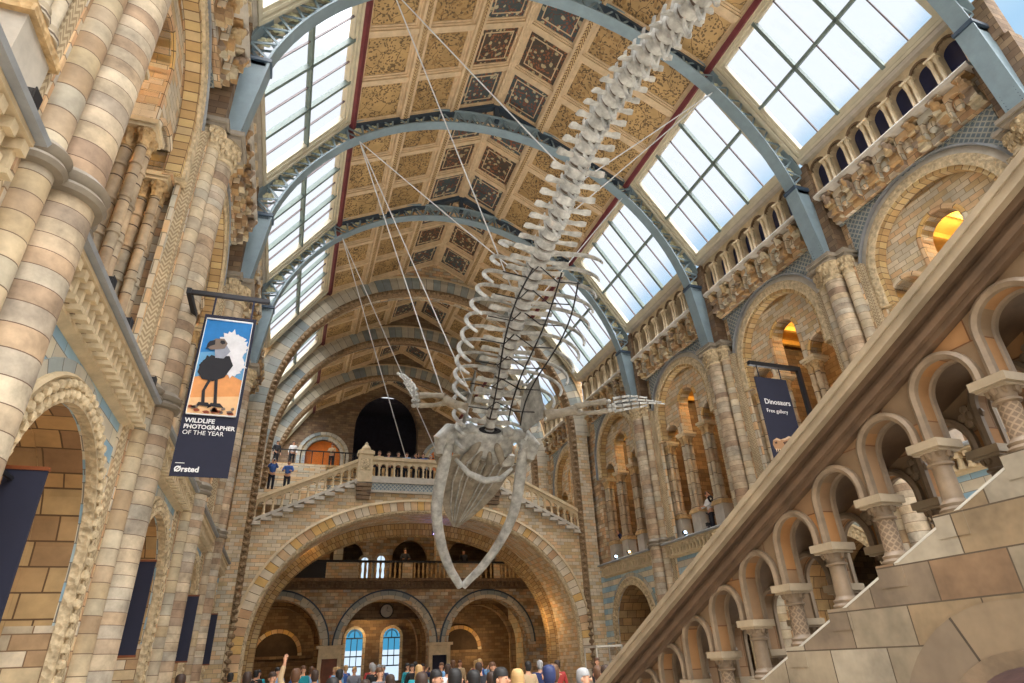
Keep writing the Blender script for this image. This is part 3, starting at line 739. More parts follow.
# closing walls outside: behind the galleries, above the skylight foot
# ------------------------------------------------------------ iron roof trusses
def truss():
    a=empty('roof_truss'); cz=13.75; ri,ro=8.72,9.42; ti=math.asin((15.6-cz)/ri); to=math.asin((15.75-cz)/ro)
    T=lambda r,th:(-r*math.cos(th),0,cz+r*math.sin(th))
    n=44
    for r,t0,nm,wd in ((ri,ti,'lower_chord',.44),(ro,to,'upper_chord',.44)):
        m=MB(); rows=[]
        for i in range(n+1):
            th=t0+(PI-2*t0)*i/n
            rows.append([(-(r+dr)*math.cos(th),y,cz+(r+dr)*math.sin(th)) for dr,y in ((0,-wd/2),(0,wd/2),(.06,wd/2),(.06,.04),(.2 if nm[0]=='u' else .14,.04),(.2 if nm[0]=='u' else .14,-.04),(.06,-.04),(.06,-wd/2))])
        b=m.grid(rows,closev=True); m.cap([b+j for j in range(8)]); m.cap([b+n*8+j for j in range(8)])
        m.build(nm,M['iron'],a)
    m=MB(); nb=34
    for i in range(nb):
        t0=ti+.03+(PI-2*ti-.06)*i/nb; t1=ti+.03+(PI-2*ti-.06)*(i+.5)/nb; t2=ti+.03+(PI-2*ti-.06)*(i+1)/nb
        for y in (-.12,.12):
            p0,p1,p2=T(ri+.08,t0),T(ro,t1),T(ri+.08,t2)
            m.bar((p0[0],y,p0[2]),(p1[0],y,p1[2]),.03,.07); m.bar((p1[0],y,p1[2]),(p2[0],y,p2[2]),.03,.07)
    m.build('lattice_web',M['iron'],a)
    m=MB()
    for j in range(6):
        g=2*PI*j/6; m.ball((.13*math.cos(g),0,.13*math.sin(g)),.085,.03,.07,6,4)
    m.ball((0,0,0),.07,.06,.06,6,4); f0=m.build('gilded_flower',M['leaf'],a,True); first=True
    for i in range(nb):
        th=ti+.03+(PI-2*ti-.06)*(i+1)/nb
        if i<13 or i>nb-14:
            f=f0 if first else f0.copy()
            if not first: COL.objects.link(f)
            first=False; f.location=T((ri+ro)/2+.1,th)
    for sg in (-1,1):
        m=MB()
        X=lambda x:sg*x
        # tapering plate leg
        P=[(9.22,12.84),(8.86,12.84),(8.62,14.6),(8.5,15.62),(9.2,15.75),(9.25,14.5)]
        m.prism([(X(x),z) for x,z in P],-.2,.2,lambda u,w,z:(u,w,z))
        m.prism([(X(8.5),15.6),(X(8.44),15.6),(X(8.56),14.6),(X(8.78),12.84),(X(8.86),12.84),(X(8.62),14.6)],-.25,.25,lambda u,w,z:(u,w,z))
        m.build('iron_leg',M['iron'],a)
        m=MB()
        for i in range(26):
            z=13.0+i*.1; xx=8.80-(z-12.84)*.105
            for y in (-.17,.17): m.ball((X(xx-.02),y,z),.016,.016,.016,5,4)
        m.build('rivets',M['iron_dark'],a)
        m=MB(); m.box(min(X(8.4),X(9.3)),max(X(8.4),X(9.3)),-.27,.27,15.62,15.74); m.box(min(X(8.55),X(9.25)),max(X(8.55),X(9.25)),-.2,.2,15.5,15.62); m.build('cap_plate',M['iron_dark'],a)
        m=MB(); m.bar((X(6.28),0,20.85),(0,0,24.12),.3,.26)
        m.build('rafter',M['iron_dark'],a)
    m=MB(); m.box(-.1,.1,-.12,.12,23.1,24.1); m.build('king_post',M['iron_dark'],a)
    return a
tr=truss(); tt=tree(tr)
for i,k in enumerate(range(-1,3)):
    c=tr if i==0 else copytree(tt); c.location=(MID,YK(k),0)
    tag(c,f'blue iron lattice roof arch, {ORD[i]} of the four from the camera','roof truss','iron roof arches')
# ------------------------------------------------------------ stone cross arches at the far end
def roofz(u):
    d=abs(u-MID)
    return 24.25-d*.527 if d<6.3 else max(20.93-(d-6.3)*1.5,16.9)
def cross_arch(Y,label,low):
    a=empty('stone_cross_arch',(0,0,0)); My=MY(Y)
    m=MB(); m.archwall(XL-.4,XR+.4,low,roofz,.1,1.1,My,[(MID,8.6,13.4,low)],40); m.build('spandrel_wall',M['stone_dark' if low>1 else 'stone'],a)
    m=MB(); m.archsweep(MID,13.4,13.4,[(8.62,-.02),(8.62,1.2),(9.0,1.2),(9.5,1.1),(9.5,.04),(9.2,-.04)],My,60); m.build('voussoir_ring',M['vouss_blue'],a)
    for x0,x1 in ((MID-9.35,MID-8.62),(MID+8.62,MID+9.35)):
        m=MB(); m.box(x0,x1,-.02,1.2,low,13.4,My); m.build('jamb',M['stone_small'],a)
    m=MB(); m.archsweep(MID,13.4,low,[(8.34,.06),(8.34,.36),(8.64,.36),(8.64,-.05),(8.44,-.05)],My,60)
    for i in range(90):
        th=PI*(i+.5)/90
        m.ball((MID-8.46*math.cos(th),Y-.05,13.4+8.46*math.sin(th)),.15,.15,.13,6,4)
    z=low+.2
    while z<13.3:
        for sg in (-1,1): m.ball((MID+sg*8.46,Y-.05,z),.16,.15,.12,6,4)
        z+=.32
    m.build('carved_roll',M['carved_roll'],a,True)
    m=MB(); m.archsweep(MID,13.4,13.4,[(9.5,.0),(9.5,.12),(9.62,.12),(9.62,.02)],My,60); m.build('hood_mould',M['cream'],a)
    tag(a,label,'arch','cross arches of the far roof')
cross_arch(YB,'great stone cross arch standing on the jambs of the bridge, nearest of the three',0)
cross_arch(YK(4),'stone cross arch behind the bridge, middle of the three',10.2)
cross_arch(YK(5),'stone cross arch in front of the end wall, farthest of the three',10.2)
# ------------------------------------------------------------ bridge
def btop(u): return 10.2-max(0,abs(u-MID)-3.4)*.46
HB=[(MID,8.0,2.2,0,6.5,2.25)]
a=empty('stone_bridge'); My=MY(YB)
m=MB(); m.archwall(MID-8.45,MID+8.45,0,btop,.12,3.2,My,HB,40); m.build('bridge_wall',M['stone_small'],a)
m=MB(); m.archsweep(MID,2.2,0,[(8.0,-.02),(8.0,.5),(8.5,.5),(8.5,-.02)],My,60,rz=6.75,ex=2.25); m.build('voussoir_ring',M['vouss'],a)
m=MB(); m.archsweep(MID,2.2,0,[(8.5,-.1),(8.5,.3),(8.62,.3),(8.62,-.06)],My,60,rz=6.98,ex=2.25); m.build('hood_mould',M['cream'],a)
m=MB(); m.archsweep(MID,2.2,0,[(7.86,.1),(7.86,.35),(8.02,.35),(8.02,.02),(7.94,.0)],My,60,rz=6.42,ex=2.25); m.build('inner_roll',M['carved'],a)
m=MB(); m.archsweep(MID,2.2,0,[(7.55,3.2),(7.55,3.9),(8.2,3.9),(8.2,3.2)],My,50,rz=6.2,ex=2.25); m.build('rear_rib',M['vouss_gold'],a)
m=MB(); m.box(MID-3.4,MID+3.4,-.04,.14,9.62,10.0,My); m.build('lattice_band',M['diaper'],a)
m=MB(); m.box(MID-3.5,MID+3.5,-.12,.14,10.0,10.2,My); m.box(MID-3.5,MID+3.5,-.08,.14,9.52,9.62,My)
for sg in (-1,1):
    for i in range(11):
        u0=MID+sg*(3.4+.46*i); u1=MID+sg*(3.4+.46*(i+1)); zt=btop(u1); 
        m.box(min(u0,u1),max(u0,u1),-.1,.14,zt-.1,zt+.06,My)
m.build('string_course',M['ledge'],a)
tag(a,'wide stone bridge on a great flattened arch across the far end of the hall','bridge')
def balustrade(u0,u1,z0,sl,label,n):
    a=empty('balustrade')
    Ms=lambda u,w,z:(u,YB+w,z+z0+sl*(u-u0))
    p=(u1-u0)/n
    m=MB(); m.archwall(u0,u1,.62,.98,.0,.16,Ms,[(u0+p*(i+.5),p*.38,.66,.62) for i in range(n)],8); m.build('arch_heads',M['cream'],a)
    m=MB(); m.box(u0,u1,-.06,.22,0,.14,Ms); m.build('plinth_rail',M['ledge'],a)
    m=MB(); m.box(u0,u1,-.1,.26,.98,1.06,Ms); m.box(u0,u1,-.06,.22,1.06,1.16,Ms); m.build('handrail',M['cream'],a)
    for i in range(n+1):
        u=u0+p*i; zz=z0+sl*(u-u0); m=MB()
        m.lathe([(.08,.14),(.08,.2),(.05,.24),(.065,.36),(.045,.5),(.045,.54),(.08,.62)],8,lambda x,y,z,u=u,zz=zz:(u+x,YB+.08+y,zz+z))
        m.build('baluster',M['cream'],a,True)
    tag(a,label,'balustrade','balustrades of the bridge')
balustrade(MID-3.05,MID+3.05,10.2,0,'level stone balustrade along the crown of the bridge',16)
balustrade(-1.94,MID-3.77,btop(-1.94),.46,'sloping stone balustrade left of the newel post on the bridge',12)
balustrade(MID+3.77,14.70,btop(MID+3.77),-.46,'sloping stone balustrade on the right flank of the bridge, behind the whale jaw',12)
for sg,wd in ((-1,'left'),(1,'right')):
    a=empty('newel_post'); u=MID+sg*3.4
    m=MB(); m.box(u-.36,u+.36,-.14,.34,10.0,11.45,My); m.box(u-.42,u+.42,-.2,.4,11.45,11.6,My); m.box(u-.34,u+.34,-.1,.3,11.6,11.68,My); m.build('post',M['cream'],a)
    m=MB()
    for i,z in enumerate((9.75,9.55,9.35,9.15)): m.box(u-.38+.02*i,u+.38-.02*i,-.2+.04*i,.14,z,z+.17,My)
    m.build('corbelled_foot',M['stone_dark'],a)
    m=MB(); m.box(u-.24,u+.24,-.17,-.14,10.6,11.2,My); m.box(u-.16,u+.16,-.2,-.17,10.72,11.08,My); m.box(u-.08,u+.08,-.22,-.2,10.8,11.0,My); m.build('carved_panel',M['carved'],a)
    m=MB(); m.lathe([(.22,11.68),(.25,11.76),(.18,11.9),(.08,12.0),(.1,12.06),(.0005,12.16)],12,lambda x,y,z:(u+x,YB+.1+y,z)); m.build('finial',M['cream'],a,True)
    tag(a,f'square carved newel post at the {wd} end of the level bridge balustrade','newel post')
# ------------------------------------------------------------ beyond the bridge
YF=YK(6)-.05
m=MB(); m.box(XL,XR,YB+3.2,YF,9.9,10.2); structure(m.build('floor_upper',M['stone_pale']))
YP=43.0
m=MB(); m.box(XL,XR,YP,YF,10.2,14.1); structure(m.build('wall_raised_landing',M['stone_pale']))
for x0,x1,wd in ((-1.9,XL+4.0,'left'),(XR-4.0,MID+8.3,'right')):
    m=MB()
    for i in range(20): m.box(x0,x1,35.2+.38*i,YP,10.2+.19*i,10.39+.19*i)
    a=m.build('landing_stairs',M['stone_pale']); tag(a,f'broad stone flight rising behind the bridge to the raised landing, {wd} side','stairs')
m=MB(); m.box(-2.1,2.6,YB+1.2,YB+3.2,9.0,9.75); tag(m.build('stair_platform',M['stone_pale']),'stone stair platform behind the left sloping balustrade of the bridge','platform')
a=empty('landing_cornice'); My=MY(YP)
m=MB(); m.box(XL,XR,-.1,0,12.4,12.8,My); m.build('blue_band',M['diaper'],a)
m=MB(); m.box(XL,XR,-.35,.0,13.95,14.12,My)
m.box(XL,XR,-.2,.0,13.2,13.28,My)
for i in range(60): 
    u=XL+.15+i*.3; m.box(u-.06,u+.06,-.25,0,13.4,13.75,My); m.box(u-.1,u+.1,-.3,0,13.75,13.95,My)
m.build('little_arcade',M['carved_gold'],a)
tag(a,'golden arcaded cornice edge of the raised landing beyond the bridge','cornice')
a=empty('landing_railing')
m=MB(); m.box(XL,XR,-.2,-.12,15.05,15.12,My)
for i in range(25): u=XL+.1+i*.74; m.box(u-.03,u+.03,-.18,-.13,14.12,15.06,My)
m.build('rail',M['black'],a); m=MB(); m.box(XL,XR,-.16,-.145,14.2,15.0,My); m.build('glass_infill',M['glass'],a)
tag(a,'black railing with clear infill on the raised landing beyond the bridge','railing')
# end gable wall
a=structure(MB().build('wall_end',M['stone']) if False else empty('wall_end')); My=MY(YF)
m=MB(); m.archwall(XL-.4,XR+.4,0,roofz,0,.8,My,[(1.35,1.4,17.1,14.1),(MID,2.7,19.6,14.1,3.5),(11.45,1.4,17.1,14.1)],20); m.build('gable_masonry',M['stone_dark'],a)
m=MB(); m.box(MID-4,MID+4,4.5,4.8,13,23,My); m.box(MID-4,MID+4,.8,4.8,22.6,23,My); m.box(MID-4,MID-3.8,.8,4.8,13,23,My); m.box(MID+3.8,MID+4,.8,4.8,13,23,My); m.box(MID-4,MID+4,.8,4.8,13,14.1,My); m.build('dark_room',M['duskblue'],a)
a['kind']='structure'
for x,wd in ((1.35,'left'),(11.45,'right')):
    a=empty('arched_doorway')
    m=MB(); m.archsweep(x,17.1,14.1,[(1.4,-.1),(1.4,.2),(1.62,.2),(1.62,-.14)],My,20); m.archsweep(x,17.1,14.1,[(1.78,-.14),(1.78,.1),(2.05,.1),(2.05,-.1)],My,20); m.build('stone_surround',M['vouss_blue'],a)
    m=MB(); m.archsweep(x,17.1,14.1,[(1.62,-.04),(1.62,.05),(1.78,.05),(1.78,-.04)],My,20); m.build('carved_order',M['carved'],a)
    for sg in (-1,1):
        m=MB(); m.archwall(min(x,x+sg*1.38),max(x,x+sg*1.38),14.1,lambda u:17.1+math.sqrt(max(1.38**2-(u-x)**2,0)),.3,.38,My,[]); 
        m.box(min(x+sg*.25,x+sg*1.15),max(x+sg*.25,x+sg*1.15),.26,.3,14.5,15.6,My); m.box(min(x+sg*.25,x+sg*1.15),max(x+sg*.25,x+sg*1.15),.26,.3,15.8,16.9,My)
        m.build('door_leaf',M['orangedoor'],a)
    tag(a,f'arched doorway with orange wooden doors {wd} of the dark arch in the end wall','doorway','doorways in the end wall')
# ------------------------------------------------------------ gallery and three arches under the bridge
YG=39.0; My=MY(YG); CX=[-.5,5.6,11.7]
m=MB(); m.archwall(XL-3,XR+3,0,5.8,0,.9,My,[(c,2.5,2.75,0) for c in CX],24); o=structure(m.build('wall_under_gallery',M['stone']))
wd=['left','middle','right']
for i,c in enumerate(CX):
    a=empty('gallery_support_arch')
    m=MB(); m.archsweep(c,2.75,2.75,[(2.5,-.08),(2.5,.4),(2.68,.4),(2.68,-.1)],My,26); m.build('inner_order',M['stone_pale'],a)
    m=MB(); m.archsweep(c,2.75,2.75,[(2.68,-.04),(2.68,.1),(2.92,.1),(2.92,-.04)],My,26); m.build('blue_order',M['vouss_blue'],a)
    m=MB(); m.archsweep(c,2.75,2.75,[(2.92,-.12),(2.92,.1),(3.0,.1),(3.0,-.1)],My,26); m.build('hood_mould',M['iron_dark'],a)
    m=MB(); m.archsweep(c,2.75,0,[(2.3,2.4),(2.3,2.9),(2.55,2.9),(2.55,2.4)],My,20); m.build('inner_arch_rib',M['stone_gold'],a)
    tag(a,f'{wd[i]} of the three round arches seen under the bridge','arch','three arches under the bridge')
for i,c in enumerate((2.55,8.65)):
    a=empty('doorcase')
    m=MB(); m.box(c-.75,c+.75,-.5,0,2.7,2.85,My); m.box(c-.62,c+.62,-.4,0,2.2,2.7,My); m.box(c-.62,c-.42,-.4,0,0,2.2,My); m.box(c+.42,c+.62,-.4,0,0,2.2,My); m.build('stone_frame',M['cream'],a)
    m=MB(); m.box(c-.42,c+.42,-.2,-.02,0,2.2,My); m.box(c-.3,c+.3,-.23,-.2,.3,1.0,My); m.box(c-.3,c+.3,-.23,-.2,1.15,2.0,My); m.build('door',M['wood' if i==0 else 'navy'],a)
    tag(a,['cream doorcase with a brown door on the pier left of the middle arch','cream doorcase with a dark door on the pier right of the middle arch'][i],'doorcase')
a=empty('gallery_cornice_bracketed')
m=MB(); m.box(XL-1,XR+1,-.55,.9,6.15,6.32,My); m.box(XL-1,XR+1,-.15,.0,5.75,5.85,My)
for i in range(64): u=XL+.1+i*.285; m.box(u-.07,u+.07,-.4,0,5.85,6.15,My)
m.build('bracket_row',M['carved_dark'],a); tag(a,'dark bracketed cornice of the gallery seen under the bridge','cornice')
a=empty('gallery_parapet')
m=MB(); m.box(XL-1,XR+1,-.45,-.25,7.2,7.32,My); m.build('dark_handrail',M['black'],a)
for u0,u1 in ((1.9,3.7),(6.3,6.9),(9.0,11.0),(12.0,12.4)):
    m=MB(); m.box(u0,u1,-.42,-.28,6.32,7.2,My); m.build('solid_panel',M['stone_small'],a)
for u0,u1 in ((XL,1.9),(14.0,XR)):
    m=MB(); m.box(u0,u1,-.38,-.34,6.32,7.2,My); m.build('dark_panel',M['black'],a)
for u0,u1 in ((3.7,6.3),(6.9,9.0),(11.0,12.0),(12.4,14.0)):
    n=int((u1-u0)/.26)
    for i in range(n):
        u=u0+(i+.5)*(u1-u0)/n; m=MB(); m.lathe([(.08,6.32),(.05,6.5),(.09,6.75),(.05,7.0),(.08,7.2)],8,lambda x,y,z,u=u:(u+x,YG-.35+y,z)); m.build('baluster',M['carved_gold'],a,True)
tag(a,'gallery parapet with golden balusters seen under the bridge','parapet')
m=MB(); m.box(XL-3,XR+3,.9,9,5.8,6.2,My); m.box(XL-3,XR+3,-.3,.9,5.8,6.15,My); structure(m.build('floor_gallery',M['stone_dark']))
m=MB(); m.archwall(XL-1,XR+1,6.2,9.9,4.6,5.0,My,[(-.5,1.7,7.9,6.2),(3.4,1.1,8.2,6.2),(MID+1.2,1.2,8.2,6.2),(11.9,1.8,7.9,6.2)],14); structure(m.build('wall_gallery_inner',M['stone']))
m=MB(); m.box(XL-3,XR+3,8.2,8.6,0,9.9,My); structure(m.build('wall_rear',M['stone_dark']))
m=MB(); m.box(2.3,2.8,-.05,.6,7.3,9.9,My); m.box(8.4,8.9,-.05,.6,7.3,9.9,My); m.box(2.35,2.75,-.02,.5,6.3,7.3,My); m.box(8.45,8.85,-.02,.5,6.3,7.3,My); structure(m.build('wall_gallery_posts',M['stone_pale']))
n=0
for c,r,zs,zb,y in ((4.6,.60,3.5,.9,46.9),(7.1,.62,3.5,.9,46.9),(4.55,.28,7.95,6.9,43.3),(5.6,.30,8.05,6.9,43.3)):
    n+=1; a=empty(f'window_{40+n}'); a['kind']='structure'; My2=MY(y)
    m=MB(); m.archwall(c-r,c+r,zb,lambda u,c=c,r=r,zs=zs:zs+math.sqrt(max(r*r-(u-c)**2,0)),.0,.03,My2,[]); m.build('pane',M['lit_window'],a)
    m=MB(); m.archsweep(c,zs,zb,[(r-.04,-.12),(r-.04,.1),(r+.14,.1),(r+.14,-.14)],My2,16); m.build('stone_frame',M['stone_pale'],a)
    if r>.5:
        m=MB(); m.archwall(c-r,c+r,zs-.75,lambda u,c=c,r=r,zs=zs:zs+math.sqrt(max(r*r-(u-c)**2,0)),-.03,-.012,My2,[]); m.build('stained_pane',M['stained'],a)
    m=MB()
    if r>.5:
        for z in (zb+.9,zb+1.5,zs): m.box(c-r,c+r,-.05,-.01,z-.04,z+.04,My2)
        for u in (c-r/3,c+r/3): m.box(u-.025,u+.025,-.05,-.01,zb+.9,zs,My2)
        m.archsweep(c,zs+.1,zs+.1,[(.36,-.04),(.36,-.01),(.42,-.01),(.42,-.04)],My2,14)
        m.box(c-.03,c+.03,-.05,-.01,zs,zs+r,My2)
    else: m.box(c-.02,c+.02,-.05,-.01,zb,zs+r,My2)
    m.build('glazing_bars',M['iron_dark'],a)
for c,wd2 in ((-.3,'left'),(12.0,'right')):
    a=empty('lunette'); My3=MY(YG+8.2)
    m=MB(); m.archsweep(c,2.6,2.6,[(1.35,-.12),(1.35,.0),(1.6,.0),(1.6,-.12)],My3,20); m.build('ring',M['vouss'],a)
    m=MB(); m.archwall(c-1.35,c+1.35,2.6,lambda u,c=c:2.6+math.sqrt(max(1.35**2-(u-c)**2,0)),-.04,-.0,My3,[]); m.build('infill',M['lunette_infill'],a)
    m=MB(); m.box(c-2.2,c+2.2,-.16,0,2.42,2.6,My3); m.build('sill_band',M['stone_dark'],a)
    tag(a,f'dark half round lunette on the rear wall inside the {wd2} floor arch','lunette')
a=empty('wall_clock'); m=MB()
T=lambda x,y,z:(5.85+x,YG+2.2-z,4.75+y)
m.lathe([(.36,0),(.36,.1),(.3,.12),(.0005,.12)],20,T); m.build('dial',M['ledge'],a,True)
m=MB(); m.lathe([(.4,-.05),(.42,.1),(.38,.14),(.36,.1)],20,T); m.build('rim',M['black'],a,True)
m=MB(); m.bar(T(0,0,.13),T(.05,.24,.13),.02,.02); m.bar(T(0,0,.13),T(.16,-.04,.13),.02,.02); m.build('hands',M['black'],a)
m=MB(); m.box(3.1,8.1,2.3,2.7,4.3,5.2,lambda x,w,z:(x,YG+w,z)); m.build('mounting_beam',M['stone_dark'],a)
tag(a,'round clock hung inside the middle arch under the bridge','clock')
# ------------------------------------------------------------ near staircase with its arcaded balustrade
SX=3.2; SLP=.435; MSt=lambda u,w,z:(SX+w,u,z)
string=lambda y:3.20-SLP*y
a=empty('staircase_wall')
m=MB(); m.archwall(-.5,7.3,0,lambda y:max(string(y)-.01,.02),.0,.66,MSt,[(2.2,.56,1.0,0)],24)
m.build('block_wall',M['stair_stone'],a)
m=MB(); m.archsweep(2.2,1.0,0,[(.56,-.012),(.56,.6),(.78,.6),(.78,-.012)],MSt,24); m.build('arch_stones',M['vouss_stair'],a)
m=MB(); m.archsweep(2.2,1.0,0,[(.50,.02),(.50,.3),(.565,.3),(.565,-.02)],MSt,24); m.build('arch_roll',M['stairtrim'],a)
m=MB(); m.bar((SX+.04,-.5,string(-.5)),(SX+.04,7.2,string(7.2)),.07,.012,(1,0,0)); m.build('string_edge',M['string'],a)
m=MB()
for i in range(15):
    z=.19*(i+1); y1=(3.14-z)/SLP; m.box(-.5,y1,.66,6.2,z-.19,z,MSt)
m.build('steps',M['stair_stone'],a)
tag(a,'block stone flank of the near staircase with a round arch below','staircase')
b=empty('stair_arcade')
PIT=.445; YS=[1.88+PIT*k for k in range(-4,11)]
capz=lambda y:3.60-SLP*y
m=MB()
# two thin arcades, front and rear, joined by the broad rail
WF=((.03,.13),(.50,.60))
for wa,wz in WF:
    m=MB()
    for y0,y1 in zip(YS,YS[1:]):
        c=(y0+y1)/2; r=PIT/2-.048; zt=3.875-.42*c-r
        zlo0,zlo1=capz(y0),capz(y1)
        top=lambda y:3.97-SLP*y
        m.archwall(y0,c-r,zlo0,top,wa,wz,MSt,[]); m.archwall(c+r,y1,zlo1,top,wa,wz,MSt,[])
        m.archwall(c-r,c+r,zt,top,wa,wz,MSt,[(c,r,zt,zt)],14)
    m.build('arcade_slab',M['stone_warm'],b)
for y0,y1 in zip(YS,YS[1:]):
    c=(y0+y1)/2; r=PIT/2-.048; zt=3.875-.42*c-r
    for w0 in (0,.13,.47,.60):
        m=MB(); m.archsweep(c,zt,zt,[(r-.012,w0),(r-.012,w0+.03),(r+.03,w0+.03),(r+.03,w0),(r+.01,w0-.012)],MSt,18,ends=(capz(y0)+.001,capz(y1)+.001))
        m.build('arch_roll',M['stairtrim'],b,True)
    m=MB()
    for j in range(6):
        g=2*PI*j/6; m.ball((SX+.49,y1+.05*math.cos(g),capz(y1)+.2+.05*math.sin(g)),.02,.03,.03,6,4)
    m.ball((SX+.485,y1,capz(y1)+.2),.025,.035,.035,6,4)
    m.build('rosette',M['stairtrim'],b,True)
y0,y1=-1.0,6.9
m=MB()
def railbox(w0,w1,z0,z1):
    P=[(w0,z0),(w1,z0),(w1,z1),(w0,z1)]
    k=len(m.v)
    for y in (y0,y1):
        m.v.extend([(SX+w,y,z-SLP*y) for w,z in P])
    for q in ((0,1,2,3),(4,7,6,5),(0,4,5,1),(1,5,6,2),(2,6,7,3),(3,7,4,0)): m.cap([k+i for i in q])
for w0,w1,z0,z1 in ((-.02,.65,3.95,3.99),(-.05,.68,3.99,4.03),(-.01,.64,4.03,4.09),(-.05,.68,4.09,4.13)): railbox(w0,w1,z0,z1)
m.build('handrail_moulding',M['rail_shade'],b)
m=MB()
for w0,w1,z0,z1 in ((-.10,.73,4.13,4.19),(-.11,.74,4.19,4.23),(-.07,.70,4.23,4.27)): railbox(w0,w1,z0,z1)
m.build('handrail_coping',M['coping'],b)
def stair_column(y,w,kind,idx):
    cz=capz(y); bz=string(y)+.02
    T=lambda x,yy,z:(SX+w+x,y+yy,z)
    g=empty('column'); g.parent=b; g.location=(0,0,0)
    h=cz-bz; r=.052
    m=MB(); m.lathe([(r,bz+.07),(r*.95,cz-.13)],16,T); m.build('shaft',M[kind],g,True)
    m=MB(); m.box(-.088,.088,-.085,.085,bz-.12,bz,T); m.build('plinth',M['stair_stone'],g); m=MB(); m.lathe([(.082,bz),(.085,bz+.015),(.07,bz+.03),(.075,bz+.045),(.058,bz+.06),(.055,bz+.07)],16,T); m.build('base',M['stairtrim'],g,True)
    m=MB(); m.lathe([(r,cz-.135),(r*1.25,cz-.128),(r*1.25,cz-.118),(r,cz-.112),(r*1.1,cz-.08),(r*1.5,cz-.045)],16,T)
    for j in range(8):
        th=2*PI*j/8; m.ball(T(.062*math.cos(th),.062*math.sin(th),cz-.065),.018,.018,.03,5,4)
    m.build('capital',M['stairtrim'],g,True)
    m=MB(); m.box(-.095,.095,-.095,.095,cz-.045,cz-.0,T); m.box(-.08,.08,-.08,.08,cz-.06,cz-.045,T); m.build('abacus',M['coping'],g)
for i,y in enumerate(YS):
    for w in (.085,.545): stair_column(y,w,'lattice_fine' if (i%2==0) else 'stairtrim',i)
tag(b,'arcaded stone balustrade sloping across the lower right beside the near staircase','balustrade')
# ------------------------------------------------------------ blue whale skeleton
wh=empty('whale_skeleton',(MID,20.9,8.6)); WO=Vector((MID,20.9,8.6))
def wb(m,name,mat,parent=None,smooth=True):
    m.v=[(p[0]-WO.x,p[1]-WO.y,p[2]-WO.z) for p in m.v]
    return m.build(name,M[mat],parent or wh,smooth)
SP=[(3.4,12.6),(4.5,12.9),(5.5,13.1),(6.6,13.5),(7.78,13.92),(8.97,14.22),(10.05,14.32),(11.06,14.16),(12.05,13.80),(13.02,13.47),(14.29,13.2),(15.72,12.75),(16.8,12.25),(18.19,11.5),(19.22,10.75),(20.15,9.92),(20.9,9.15)]
def catmull(P,t):
    n=len(P)-1; i=min(int(t),n-1); f=t-i
    p=[Vector(P[max(i-1,0)]),Vector(P[i]),Vector(P[i+1]),Vector(P[min(i+2,n)])]
    return .5*((2*p[1])+(-p[0]+p[2])*f+(2*p[0]-5*p[1]+4*p[2]-p[3])*f*f+(-p[0]+3*p[1]-3*p[2]+p[3])*f**3)
fine=[catmull(SP,i*(len(SP)-1)/400) for i in range(401)]
cum=[0]
for q,r in zip(fine,fine[1:]): cum.append(cum[-1]+(r-q).length)
def spine(d):
    for i in range(400):
        if cum[i+1]>=d:
            f=(d-cum[i])/(cum[i+1]-cum[i]); p=fine[i].lerp(fine[i+1],f); t=(fine[min(i+3,400)]-fine[max(i-3,0)]).normalized()
            return Vector((MID,p.x,p.y)),Vector((0,t.x,t.y))
    return Vector((MID,fine[-1].x,fine[-1].y)),Vector((0,(fine[-1]-fine[-4]).normalized().x,(fine[-1]-fine[-4]).normalized().y))
TOT=cum[-1]; NV=46; XX=Vector((1,0,0))
def frame(d):
    p,T=spine(d); D=XX.cross(T).normalized()      # dorsal
    if D.z<0: D=-D
    return p,T,D
for i in range(NV):
    d=.2+(TOT-.35)*i/(NV-1); p,T,D=frame(d); q=i/(NV-1)
    step=(TOT-.35)/(NV-1)
    r=.24+.08*min(1,q*2.6) if q<.75 else .32-.12*(q-.75)/.25
    ln=step*.40
    F=lambda x,y,z,p=p,T=T,D=D:tuple(p+XX*x+D*y+T*z)
    m=MB()
    m.lathe([(r*.75,-ln),(r*1.02,-ln*.9),(r*.86,-ln*.3),(r*.84,ln*.3),(r*1.02,ln*.9),(r*.75,ln)],16,lambda x,y,z:F(x,y,z))
    # transverse processes: flat paddles
    tw=.12+.55*min(1,max(0,(q-.1)*2.0)) if q<.7 else .85-.35*(q-.7)/.3
    for sg in (-1,1):
        for k in range(1):
            pts=[(sg*r*.7,-.02,0),(sg*(r+tw*.4),-.04,-.02),(sg*(r+tw*.75),-.06,-.05),(sg*(r+tw),-.08,-.08)]
            m.tube([F(*t) for t in pts],[ln*.55,ln*.5,ln*.72,ln*.55],8,flat=.22,up=D)
    # neural spine
    ns=.3+.5*min(1,q*1.8) if q<.75 else .8-.45*(q-.75)/.25
    m.tube([F(0,r*.6,0),F(0,r+ns*.35,-.04),F(0,r+ns*.7,-.1),F(0,r+ns,-.16)],[ln*.6,ln*.55,ln*.62,ln*.5],8,flat=.25,up=XX)
    for sg in (-1,1): m.tube([F(sg*r*.5,r*.6,0),F(sg*r*.45,r*1.25,0),F(0,r*1.5,0)],.05,5)
    v=wb(m,'vertebra','bone')
    if q<.55:      # chevron bones under the tail
        m=MB()
        for sg in (-1,1): m.tube([F(sg*.1,-r*.9,ln),F(sg*.06,-r-.15,ln),F(0,-r-.34,ln*.8)],[.045,.05,.06],6)
        wb(m,'chevron_bone','bone')
    if i<NV-1:
        m=MB(); p2,T2,D2=frame(d+step/2); F2=lambda x,y,z:tuple(p2+XX*x+D2*y+T2*z)
        g=max(step/2-ln,.015); m.lathe([(r*.8,-g-.01),(r*.86,0),(r*.8,g+.01)],14,F2); wb(m,'disc','cartilage')
